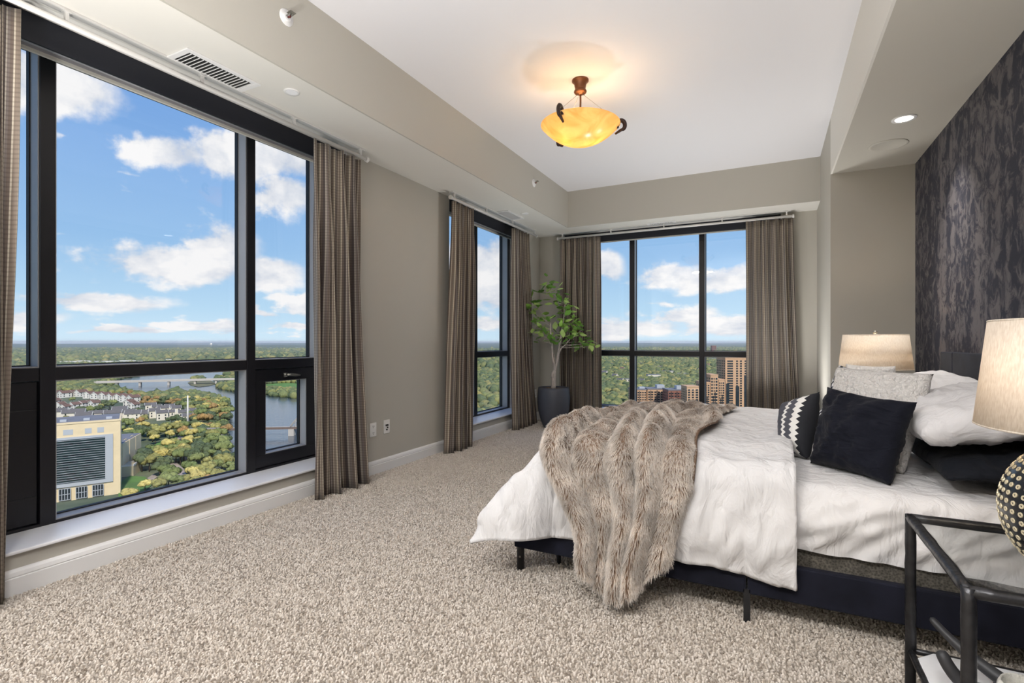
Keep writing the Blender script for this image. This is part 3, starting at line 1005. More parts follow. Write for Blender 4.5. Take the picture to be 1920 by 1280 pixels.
# mattress under its fitted white sheet
def mattress():
    nx, prof = 150, []
    R = .05
    for k in range(7): prof.append(('n', MZ0 + (MZ1 - R - MZ0) * k / 6))
    P = []
    w, hgt = MY1 - MY0, MZ1 - MZ0
    ring = []                       # (y, z, near-side weight)
    for k in range(16): ring.append((MY0, MZ0 + (hgt - R) * k / 15, 1.0))
    for k in range(1, 7):
        a = PI / 2 * k / 6; ring.append((MY0 + R * (1 - math.cos(a)), MZ1 - R + R * math.sin(a), 1 - .8 * k / 6))
    for k in range(1, 40): ring.append((MY0 + R + (w - 2 * R) * k / 40, MZ1, .12))
    for k in range(0, 7):
        a = PI / 2 * k / 6; ring.append((MY1 - R + R * math.sin(a), MZ1 - R * (1 - math.cos(a)), .2))
    for k in range(1, 10): ring.append((MY1, MZ1 - R - (hgt - R) * k / 9, .2))
    for i in range(nx):
        x = MX0 + (MX1 - MX0) * i / (nx - 1)
        row = []
        for y, z, wgt in ring:
            h = (z - MZ0) / hgt
            # slanting pull folds on the hanging side
            sl = x * 9 - z * 16 + 1.2 * nz3(x, z, 2, 5)
            fold = (.5 + .5 * math.sin(sl)) ** 3 * .55 + .5 * nz3(x * 2.2 - z * 2.6, z * 1.2 + x * .4, 7, 7) + .3 * nz3(x - z, z, 1, 16)
            d = .044 * wgt * smooth01((x - .03) / .12) * fold * (.35 + .65 * math.sin(PI * min(1, max(0, .1 + h * .8))))
            top = .009 * nz3(x, y, 3, 6) * (1 - wgt) + .006 * nz3(x + y * .4, y, 9, 15) * (1 - wgt)
            yy = y - (d + .010 * math.sin(PI * h)) * (1 if wgt > .15 and y < 2.5 else 0)
            zz = z + top
            if z <= MZ0 + 1e-6: zz += .008 * nz3(x, 0, 5, 6) - .004
            row.append((x, yy, zz))
        P.append(row)
    b = MB(); b.grid(P)
    n = len(P[0])
    b.add(P[0], [tuple(range(n))]); b.add(P[-1], [tuple(range(n - 1, -1, -1))])
    o = b.build('mattress', M['linen'], smooth=True)
    tag(o, 'thick mattress under a wrinkled white fitted sheet', 'mattress')
mattress()

# duvet draped over the foot half
ER = .075                                   # rounding of the draped edge
EX, EY0, EY1 = MX0 + .055, MY0 + .055, MY1 - .055
DZ = .548


def arc(d, flare=.10):
    if d <= 0: return 0.0, 0.0
    q = ER * PI / 2
    if d < q:
        a = d / ER
        return ER * math.sin(a), ER * (1 - math.cos(a))
    return ER + flare * (d - q), ER + (d - q) * math.sqrt(1 - flare * flare)


def drape(px, py, lift=0.0):
    """cloth point (px along the bed, py across) lying on the mattress and hanging over its edges"""
    dx = max(0.0, EX - px)
    near = py < (EY0 + EY1) / 2
    dy = max(0.0, EY0 - py) if near else max(0.0, py - EY1)
    sy = -1 if near else 1
    cx, cy = max(px, EX), min(max(py, EY0), EY1)
    inside = min(cx - EX, cy - EY0, EY1 - cy)
    z = DZ + lift + .020 * smooth01(inside / .25)
    if dx == 0 and dy == 0:
        return Vector((px, py, z)), Vector((0, 0, 1)), 0.0
    m8 = (dx ** 8 + dy ** 8) ** .125
    l2 = math.hypot(dx, dy)
    o, dn = arc(m8)
    o += .80 * min(dx, dy) * smooth01(min(dx, dy) / .3 + .3)
    o += lift * min(1, m8 / ER)
    dirx, diry = -dx / l2, sy * dy / l2
    dn *= 1 - .06 * (min(dx, dy) / max(m8, 1e-6))
    hang = smooth01(m8 / (ER * 1.6))
    nrm = Vector((dirx * hang, diry * hang, 1 - hang * .9)).normalized()
    return Vector((cx + dirx * o, cy + diry * o, z - dn)), nrm, m8


def duvet():
    x0, x1 = EX - .392, .078
    y0, y1 = EY0 - .405, EY1 + .39
    nx, ny = 120, 190
    P = []
    for i in range(nx):
        px = x0 + (x1 - x0) * i / (nx - 1)
        row = []
        for j in range(ny):
            py = y0 + (y1 - y0) * j / (ny - 1)
            qy = py - .030 * smooth01((px + .2) / .3) * smooth01((EY0 - py) / .3)      # hem dips towards the head
            p, n, d = drape(px, qy)
            hang = smooth01(d / .3)
            # soft puffs on top, vertical folds where it hangs
            al = px if (EY0 - py) > (EX - px) else py
            f = .35 * math.sin(al * 19 + 3.0 * nz3(al, 0, 3, 2.5)) + .65 * nz3(al * 1.0, d * .35, 4, 13) + .40 * nz3(al + d * .25, d * .4, 8, 27)
            top = .8 * nz3(px, py, 1, 3.2) + .50 * nz3(px + py * .3, (py - px) * .6, 2, 9) + .30 * nz3(px * .6, py + px * .5, 6, 20)
            edge = smooth01(min(i, nx - 1 - i, j * .8, (ny - 1 - j) * .8) / 5.0)
            k = (.020 * top * (1 - hang) + .034 * f * hang + .018 * hang * (1 - smooth01((d - .28) / .1)))
            p = p + n * (k + .012 * edge)
            # rolled edge facing the pillows
            e = (x1 - px)
            if e < .05: p.z += .004
            row.append(p)
        P.append(row)
    b = MB(); b.grid(P)
    o = b.build('duvet', M['linen'], smooth=True, solid=.016)
    tag(o, 'rumpled white duvet draped over the foot of the bed', 'duvet')
duvet()


# fur throw with long folds
def throw_point(s, l):
    """s 0..1 across the throw (foot side to pillow side), l along it from the far end over the near edge"""
    on = 3.375 - EY0
    k = max(0.0, l - on)
    q = smooth01(k / .42)
    wob = .03 * math.sin(l * 5 + s * 2) + .02 * nz3(l, s, 5, 4)
    xl = -.850 + .02 * math.sin(l * 7) + .185 * q
    xr = -.205 - .05 * smooth01(l / 1.3) + .018 * math.sin(l * 9 + 1) - .060 * q
    px = xl + (xr - xl) * s + wob * math.sin(PI * s)
    hl = 1 + .0 * s
    p, n, d = drape(px, 3.375 - l, .022 + .030 * q)
    ph = 2 * PI * (5.2 * s + .25 * math.sin(l * 2.1 + 1) + .16 * nz3(l, s, 2, 2.2)) + (1 - smooth01(l / 1.0)) * 2.2 * l
    rid = abs(math.sin(ph / 2 + .35)) ** .75 * (.75 + .35 * math.sin(ph * .37 + 1))
    amp = (.094 + .014 * q) * (.42 + .58 * smooth01((l - .15) / 1.0))
    h = amp * rid + .018 * nz3(px, l, 3, 7) * (1 - q)
    edge = smooth01(min(s, 1 - s) / .06)
    p = p + n * (h * (.45 + .55 * edge) + .004)
    return p


def throw():
    ns, nl = 90, 150
    on = 3.375 - EY0
    P = []
    for i in range(ns):
        s = i / (ns - 1)
        tip = .345 + .205 * math.sin(PI * min(1, max(0, (s * .84 + .10)))) ** .9
        L = on + tip + .04
        P.append([throw_point(s, .004 + L * j / (nl - 1)) for j in range(nl)])
    b = MB(); b.grid(P)
    o = b.build('fur_throw', mat('throw_backing', srgb(120, 96, 78), .9, bump=.5, bscale=120, bdist=.01), smooth=True, solid=.008)
    tag(o, 'long-haired beige and brown fur throw over the foot of the bed', 'throw')
    # fur
    A = np.array([[tuple(p) for p in row] for row in P]) * U           # ns, nl, 3
    nh = 170000
    ea = A[1:, :-1] - A[:-1, :-1]; eb = A[:-1, 1:] - A[:-1, :-1]
    area = np.linalg.norm(np.cross(ea, eb), axis=2).ravel()
    cell = RNG.choice(area.size, nh, p=area / area.sum())
    i0, j0 = cell // (nl - 1), cell % (nl - 1); a, c = RNG.random((nh, 1)), RNG.random((nh, 1))
    base = (A[i0, j0] * (1 - a) * (1 - c) + A[i0 + 1, j0] * a * (1 - c) + A[i0, j0 + 1] * (1 - a) * c + A[i0 + 1, j0 + 1] * a * c)
    ts = A[i0 + 1, j0] - A[i0, j0]; tl = A[i0, j0 + 1] - A[i0, j0]
    nr = np.cross(tl, ts); nr /= np.linalg.norm(nr, axis=1)[:, None] + 1e-9
    tl = tl / (np.linalg.norm(tl, axis=1)[:, None] + 1e-9)
    ts = ts / (np.linalg.norm(ts, axis=1)[:, None] + 1e-9)
    # hair lies over in locks
    lock = np.array([[nz3(p[0], p[1], p[2], 16), nz3(p[0] + 9, p[1], p[2], 16)] for p in base[::1]])
    dirv = nr * .62 + tl * (.62 + .3 * lock[:, :1]) + ts * (.9 * lock[:, 1:]) + RNG.normal(0, .16, (nh, 3))
    dirv /= np.linalg.norm(dirv, axis=1)[:, None]
    ln = (.019 + .011 * RNG.random(nh))[:, None]
    pts = np.empty((nh, 4, 3))
    for k in range(4):
        t = k / 3.0
        pts[:, k] = base + dirv * ln * t + nr * ln * (.25 * t * (1 - t)) + np.array([0, 0, -.012]) * t * t
    hc = bpy.data.hair_curves.new('fur')
    hc.add_curves([4] * nh)
    hc.attributes['position'].data.foreach_set('vector', pts.reshape(-1).astype(np.float32))
    at_r = hc.attributes.get('radius') or hc.attributes.new('radius', 'FLOAT', 'POINT')
    at_r.data.foreach_set('value', np.tile(np.array([.0007, .00065, .0005, .0002], dtype=np.float32), nh))
    m, N, Lk, bs, out = new_mat('fur_strands')
    hi = N.new('ShaderNodeHairInfo')
    r = N.new('ShaderNodeValToRGB'); Lk.new(hi.outputs['Intercept'], r.inputs[0])
    e = r.color_ramp.elements
    e[0].position = 0; e[0].color = srgb(96, 74, 58)
    e[1].position = 1; e[1].color = srgb(246, 241, 236)
    x = e.new(.28); x.color = srgb(150, 124, 102)
    x = e.new(.5); x.color = srgb(216, 200, 183)
    tc = N.new('ShaderNodeTexCoord')
    nn = N.new('ShaderNodeTexNoise'); nn.inputs['Scale'].default_value = 9; nn.inputs['Detail'].default_value = 3; Lk.new(tc.outputs['Object'], nn.inputs['Vector'])
    mr = N.new('ShaderNodeMapRange'); mr.inputs['From Min'].default_value = .35; mr.inputs['From Max'].default_value = .65; mr.inputs['To Min'].default_value = .66; mr.inputs['To Max'].default_value = 1.1
    Lk.new(nn.outputs['Fac'], mr.inputs['Value'])
    vm = N.new('ShaderNodeVectorMath'); vm.operation = 'SCALE'; Lk.new(r.outputs[0], vm.inputs[0]); Lk.new(mr.outputs[0], vm.inputs['Scale'])
    Lk.new(vm.outputs[0], bs.inputs['Base Color'])
    bs.inputs['Roughness'].default_value = .55; bs.inputs['Specular IOR Level'].default_value = .3
    hc.materials.append(m)
    f = bpy.data.objects.new('fur', hc)
    COL.objects.link(f); f.parent = o
    f['kind'] = 'stuff'
throw()


# ------------------------------------------------------------------ pillows and cushions
def pillow(name, C, thick, m, label, cat='cushion', group='bed pillows', n=40, pinch=.055, wr=.012, ws=6.0, seed=0, full=.42, sag=0.0):
    """C: corners TL, TR, BR, BL of the middle sheet, seen from the front; thick: half thickness"""
    TL, TR, BR, BL = [Vector(c) for c in C]
    nrm = (TR - TL).cross(BL - TL).normalized()
    sheets = []
    for side in (1, -1):
        rows = []
        for i in range(n + 1):
            a = -1 + 2 * i / n
            row = []
            for j in range(n + 1):
                c = -1 + 2 * j / n
                u = a * (1 - pinch * (1 - c * c)); v = c * (1 - pinch * (1 - a * a))
                s, t = (u + 1) / 2, (v + 1) / 2
                p = (TL * (1 - s) + TR * s) * (1 - t) + (BL * (1 - s) + BR * s) * t
                k = max(0.0, (1 - a * a)) ** full * max(0.0, (1 - c * c)) ** full
                w = wr * (nz3(a * 1.3 + seed, c, side * 3.0, ws * .35) + .6 * nz3(a + seed, c * 2.2, side * 5.0, ws * .6)
                          + .5 * math.sin((a + c * .7) * ws * 1.2 + seed + 2 * nz3(a, c, seed, 2)) * (abs(a * c)) ** .6)
                p = p + nrm * (side * thick * k + w * min(1, 4 * k))
                p.z -= sag * k
                row.append(p)
            rows.append(row)
        sheets.append(rows)
    b = MB()
    for q, rows in enumerate(sheets):
        uvs = [[(i / n, 1 - j / n) for j in range(n + 1)] for i in range(n + 1)]
        b.grid(rows, uvs)
    o = b.build(name, m, smooth=True, weld=True)
    return tag(o, label, cat, group)


def mat_pattern():
    """grey and black cushion cover with two white zigzag bands"""
    m, N, L, bs, out = new_mat('white_zigzag_on_black')
    uv = N.new('ShaderNodeUVMap'); sp = N.new('ShaderNodeSeparateXYZ'); L.new(uv.outputs[0], sp.inputs[0])

    def mth(op, a, b_=None, c=None):
        x = N.new('ShaderNodeMath'); x.operation = op
        for i, q in enumerate((a, b_, c)):
            if q is None: continue
            if isinstance(q, (int, float)): x.inputs[i].default_value = q
            else: L.new(q, x.inputs[i])
        return x.outputs[0]
    u, v = sp.outputs[0], sp.outputs[1]
    tri = mth('ABSOLUTE', mth('SUBTRACT', mth('FRACT', mth('MULTIPLY', v, 11.0)), .5))        # 0..0.5
    ztri = mth('MULTIPLY', tri, .16)
    def band(c, w):
        d = mth('ABSOLUTE', mth('SUBTRACT', mth('ADD', u, ztri), c))
        return mth('LESS_THAN', d, w)
    b1 = band(.47, .045); b2 = band(.79, .085)
    w = mth('MAXIMUM', b1, b2)
    fine = mth('MULTIPLY', mth('GREATER_THAN', mth('FRACT', mth('MULTIPLY', mth('ADD', v, mth('MULTIPLY', u, .5)), 60.0)), .5), mth('LESS_THAN', u, .73))
    g = N.new('ShaderNodeMix'); g.data_type = 'RGBA'; L.new(fine, g.inputs['Factor'])
    g.inputs['A'].default_value = (.012, .013, .018, 1); g.inputs['B'].default_value = srgb(105, 106, 116)
    mx = N.new('ShaderNodeMix'); mx.data_type = 'RGBA'; L.new(w, mx.inputs['Factor'])
    L.new(g.outputs['Result'], mx.inputs['A']); mx.inputs['B'].default_value = srgb(228, 226, 222)
    L.new(mx.outputs['Result'], bs.inputs['Base Color'])
    bs.inputs['Roughness'].default_value = .85
    return m


def mat_trellis():
    m, N, L, bs, out = new_mat('white_black_trellis')
    uv = N.new('ShaderNodeUVMap'); sp = N.new('ShaderNodeSeparateXYZ'); L.new(uv.outputs[0], sp.inputs[0])

    def mth(op, a, b_=None):
        x = N.new('ShaderNodeMath'); x.operation = op
        for i, q in enumerate((a, b_)):
            if q is None: continue
            if isinstance(q, (int, float)): x.inputs[i].default_value = q
            else: L.new(q, x.inputs[i])
        return x.outputs[0]
    u, v = sp.outputs[0], sp.outputs[1]
    w = mth('MULTIPLY', mth('SINE', mth('MULTIPLY', v, 26.0)), .05)
    a = mth('ABSOLUTE', mth('SUBTRACT', mth('FRACT', mth('MULTIPLY', mth('ADD', u, w), 5.0)), .5))
    c = mth('ABSOLUTE', mth('SUBTRACT', mth('FRACT', mth('MULTIPLY', mth('SUBTRACT', u, w), 5.0)), .5))
    d = mth('MINIMUM', a, c)
    ln = mth('LESS_THAN', d, .11)
    mx = N.new('ShaderNodeMix'); mx.data_type = 'RGBA'; L.new(ln, mx.inputs['Factor'])
    mx.inputs['A'].default_value = srgb(222, 221, 221); mx.inputs['B'].default_value = (.02, .022, .035, 1)
    L.new(mx.outputs['Result'], bs.inputs['Base Color']); bs.inputs['Roughness'].default_value = .85
    return m


# sleeping pillows against the headboard
pillow('pillow', [(.50, 2.86, .566), (.50, 2.07, .564), (.86, 2.05, .602), (.86, 2.84, .602)][::-1], .056, M['black_cotton'],
       'black cotton pillow lying under the white pillow next to the nightstand', 'pillow', seed=3, wr=.014)
pillow('pillow', [(.445, 2.87, .690), (.445, 2.12, .685), (.86, 2.08, .785), (.86, 2.88, .785)][::-1], .088, M['linen_pillow'],
       'plump white pillow on top of the black pillow, beside the near lamp', 'pillow', seed=5, wr=.014, ws=9.0, full=.36)
pillow('pillow', [(.50, 3.72, .568), (.50, 2.95, .568), (.86, 2.95, .602), (.86, 3.72, .602)][::-1], .052, M['black_cotton'],
       'black cotton pillow on the far side of the bed', 'pillow', seed=8)
pillow('pillow', [(.50, 3.72, .705), (.50, 2.95, .705), (.86, 2.95, .80), (.86, 3.72, .80)][::-1], .080, M['linen_pillow'],
       'white pillow on the far side of the bed behind the boucle cushions', 'pillow', seed=9)
# leaning cushions, far to near
pillow('cushion', [at(1586, 682, 2.86), at(1680, 686, 2.66), at(1668, 790, 2.62), at(1575, 780, 2.82)], .075, M['boucle'],
       'cream boucle cushion at the back, only its top edge showing under the far lamp', seed=12)
pillow('cushion', [at(1573, 684, 2.58), at(1690, 708, 2.28), at(1640, 850, 2.24), at(1526, 800, 2.52)], .055, mat_trellis(),
       'white cushion with black trellis lines behind the big cream cushion', seed=14)
pillow('cushion', [at(1570, 688, 2.33), at(1751, 701, 1.99), at(1695, 890, 1.90), at(1545, 845, 2.25)], .066, M['boucle'],
       'large cream boucle cushion leaning behind the midnight velvet cushion', seed=16, wr=.008, pinch=.03, full=.34)
pillow('cushion', [at(1551, 725, 2.12), at(1720, 754, 1.80), at(1670, 910, 1.75), at(1519, 868, 2.06)], .088, M['velvet'],
       'square midnight velvet cushion in front of the cream cushion', seed=18, wr=.016, ws=8.0, pinch=.075)
pillow('cushion', [at(1466, 756, 2.36), at(1537, 734, 2.18), at(1513, 860, 2.11), at(1466, 846, 2.27)], .065, mat_pattern(),
       'small black and grey cushion with white zigzag bands on the duvet edge', seed=21, wr=.006)


# ------------------------------------------------------------------ nightstands and table lamps
def nightstand(x0, x1, y0, y1, zt, zs, label):
    t = thing('nightstand', label, 'nightstand', ((x0 + x1) / 2, (y0 + y1) / 2, 0), 'iron and glass nightstands')
    h = .013
    for (ax, ay, bx, by) in ((x0, y0, x0, y1), (x1, y0, x1, y1), (x0, y0, x1, y0), (x0, y1, x1, y1)):
        for z, r in ((zt - h, h), (zs - .008, .009)):
            b = MB()
            pts = []
            for k in range(15):
                q = k / 14
                pts.append((ax + (bx - ax) * q + .0014 * nz3(q * 9, z * 7, ax * 3 + 1, 1), ay + (by - ay) * q + .0014 * nz3(q * 9, z * 7, ay * 5 + 4, 1), z))
            b.tube(pts, [r * (1 + .10 * nz3(q * 12, z * 5, ax + ay, 1)) for q in range(15)], 8)
            b.build('top_bar' if r == h else 'shelf_bar', M['iron'], t, smooth=True)
    for x in (x0, x1):
        for y in (y0, y1):
            b = MB()
            pts = [(x + .0016 * nz3(k, x * 9, y * 3, .7), y + .0016 * nz3(k, x * 4, y * 9, .7), (zt - .004) * k / 18) for k in range(19)]
            b.tube(pts, [.0135 * (1 + .12 * nz3(k, x * 7, y * 7, .8)) for k in range(19)], 10)
            b.build('leg', M['iron'], t, smooth=True)
    b = MB(); b.box(x0 + .012, x1 - .012, y0 + .012, y1 - .012, zt - .011, zt - .003)
    g = b.build('glass_top', mat_glass('tabletop_glass', (.975, .985, .98, 1), .016), t)
    c = .05
    b = MB(); b.prism([(x0 + c, y0 + .006), (x1 - c, y0 + .006), (x1 - .006, y0 + c), (x1 - .006, y1 - c), (x1 - c, y1 - .006), (x0 + c, y1 - .006), (x0 + .006, y1 - c), (x0 + .006, y0 + c)], zs - .010, zs)
    b.build('marble_shelf', M['marble'], t, bevel=.002)
    return t


nightstand(.356, .905, 1.334, 1.816, .510, .128, 'blackened iron nightstand with glass top and marble shelf in the near corner')
nightstand(.40, .905, 3.860, 4.300, .510, .128, 'iron nightstand on the far side of the bed, hidden behind pillows')


def mat_shade():
    m, N, L, bs, out = new_mat('cream_linen_shade')
    N.remove(bs)
    tc = N.new('ShaderNodeTexCoord')
    mp = N.new('ShaderNodeMapping'); mp.inputs['Scale'].default_value = (260, 260, 60)
    L.new(tc.outputs['Object'], mp.inputs[0])
    nz = N.new('ShaderNodeTexNoise'); nz.inputs['Scale'].default_value = 1; L.new(mp.outputs[0], nz.inputs['Vector'])
    r = N.new('ShaderNodeValToRGB'); L.new(nz.outputs['Fac'], r.inputs[0])
    r.color_ramp.elements[0].position = .3; r.color_ramp.elements[0].color = srgb(222, 212, 199)
    r.color_ramp.elements[1].position = .7; r.color_ramp.elements[1].color = srgb(242, 235, 225)
    d = N.new('ShaderNodeBsdfDiffuse'); t = N.new('ShaderNodeBsdfTranslucent')
    L.new(r.outputs[0], d.inputs[0]); L.new(r.outputs[0], t.inputs[0])
    mx = N.new('ShaderNodeMixShader'); mx.inputs[0].default_value = .42
    L.new(d.outputs[0], mx.inputs[1]); L.new(t.outputs[0], mx.inputs[2]); L.new(mx.outputs[0], out.inputs[0])
    return m


SHADE = mat_shade()
LAMPBASE = mat('black_lacquer_ball', (.012, .014, .018, 1), .22, spec=.6)
LAMPDOT = mat('gold_ring_inlay', srgb(214, 202, 172), .4, metal=.2)


def table_lamp(x, y, zt, k, watt, label):
    t = thing('table_lamp', label, 'table lamp', (x, y, zt), 'round-based table lamps')
    R = .150 * k
    zc = zt + R + .003
    prof = [(.0005, -R)] + [(R * math.cos(a), R * math.sin(a)) for a in [(-88 + 176 * i / 40) * PI / 180 for i in range(41)]]
    prof += [(R * .17, R * 1.0), (R * .14, R * 1.06), (R * .08, R * 1.10), (.0005, R * 1.10)]
    b = MB(); b.lathe(prof, (x, y, zc), 48)
    b.build('ball_base', LAMPBASE, t, smooth=True)
    # inlaid rings in rows round the ball
    b = MB()
    q = 0
    rows = 25
    for i in range(rows):
        el = (-78 + 156 * i / (rows - 1)) * PI / 180
        n = max(5, int(48 * math.cos(el)))
        for j in range(n):
            az = 2 * PI * (j + .5 * (i % 2)) / n
            d = Vector((math.cos(el) * math.cos(az), math.cos(el) * math.sin(az), math.sin(el)))
            e1 = Vector((-math.sin(az), math.cos(az), 0)); e2 = d.cross(e1)
            r0 = R * .036
            vs = []
            for rr, hh in ((r0, .0), (r0 * .92, .0016), (r0 * .42, .0016), (r0 * .36, .0003)):
                for s in range(8):
                    a = 2 * PI * s / 8
                    vs.append(Vector((x, y, zc)) + d * (R + hh) + (e1 * math.cos(a) + e2 * math.sin(a)) * rr)
            fs = [(w * 8 + s, w * 8 + (s + 1) % 8, (w + 1) * 8 + (s + 1) % 8, (w + 1) * 8 + s) for w in range(3) for s in range(8)]
            b.add(vs, fs)
    d = b.build('ring_inlay', LAMPDOT, t); d['kind'] = 'stuff'; d['label'] = 'rows of pale gold rings'
    zb, z1 = .826 * 1.0, 1.043
    rb, rt = .188 * k, .165 * k
    b = MB(); b.tube([(x, y, zc + R), (x, y, z1 + .002)], .006, 10)
    b.build('stem', M['grey_metal'], t, smooth=True)
    b = MB(); b.lathe([(rb, zb), (rt, z1)], (x, y, 0), 64)
    b.build('shade', SHADE, t, smooth=True, solid=.0025)
    for r_, z_ in ((rb, zb), (rt, z1)):
        b = MB()
        b.tube([(x + r_ * math.cos(a), y + r_ * math.sin(a), z_) for a in [2 * PI * i / 64 for i in range(65)]], .0022, 6, caps=False)
        b.build('shade_rim', SHADE, t, smooth=True)
    b = MB(); b.lathe([(.0005, z1 - .004), (.006, z1 - .003), (.006, z1 + .006), (.012, z1 + .010), (.015, z1 + .018), (.010, z1 + .026), (.0005, z1 + .028)], (x, y, 0), 16)
    b.build('finial', M['grey_metal'], t, smooth=True)
    lamp('table_lamp_bulb', 'POINT', (x, y, zb + .10), watt, (1, .80, .58), .035, t)


table_lamp(.576, 1.403, .507, 1.0, LAMP_TABLE * .75, 'table lamp with gold-dotted black ball and cream shade in the near corner')
table_lamp(.600, 4.000, .507, 1.06, LAMP_TABLE, 'table lamp with lit cream shade in the niche behind the cushions')

# things on the marble shelf
t = thing('antler_ornament', 'dark branching antler ornament on the marble shelf', 'ornament', (.52, 1.66, .128))
def bez(p, n=12):
    p = [Vector(q) for q in p]; out = []
    for i in range(n + 1):
        s = i / n; pts = p[:]
        while len(pts) > 1: pts = [pts[k].lerp(pts[k + 1], s) for k in range(len(pts) - 1)]
        out.append(pts[0])
    return out
z_ = .128
for nm, p, r in (('prong', [(.39, 1.77, .245), (.44, 1.72, .190), (.50, 1.67, .170), (.56, 1.63, .150)], (.009, .021)),
                 ('prong', [(.375, 1.615, .235), (.40, 1.58, .165), (.44, 1.60, .150), (.52, 1.65, .150)], (.014, .022)),
                 ('stem', [(.50, 1.68, .150), (.53, 1.65, .150), (.565, 1.62, .150), (.585, 1.60, .150)], (.022, .020))):
    b = MB(); pts = bez(p); n = len(pts)
    b.tube(pts, [r[0] + (r[1] - r[0]) * i / (n - 1) for i in range(n)], 12)
    b.build(nm, mat('dark_bronze_cast_' + nm, (.05, .05, .053, 1), .5, metal=.4), t, smooth=True, sub=1)
t = thing('candle_jar', 'white textured candle jar on the marble shelf', 'candle jar', (.520, 1.560, .128))
b = MB()
prof = [(.001, 0), (.044, 0), (.052, .012), (.055, .045), (.052, .080), (.047, .092), (.044, .090), (.046, .070), (.046, .060), (.001, .060)]
b.lathe(prof, (.520, 1.560, .129), 40)
b.build('jar', mat('white_ribbed_ceramic', srgb(222, 220, 212), .5, bump=1.0, bscale=70, bdist=.01), t, smooth=True)
t = thing('book', 'small book with blue cover at the edge of the marble shelf', 'book', (.70, 1.66, .128))
b = MB(); b.box(.620, .80, 1.62, 1.76, .135, .165); b.build('pages', M['page'], t)
b = MB(); b.box(.616, .803, 1.617, 1.763, .1292, .135); b.box(.616, .803, 1.617, 1.763, .165, .171); b.box(.800, .804, 1.617, 1.763, .1292, .171)
b.build('cover', M['paper'], t)

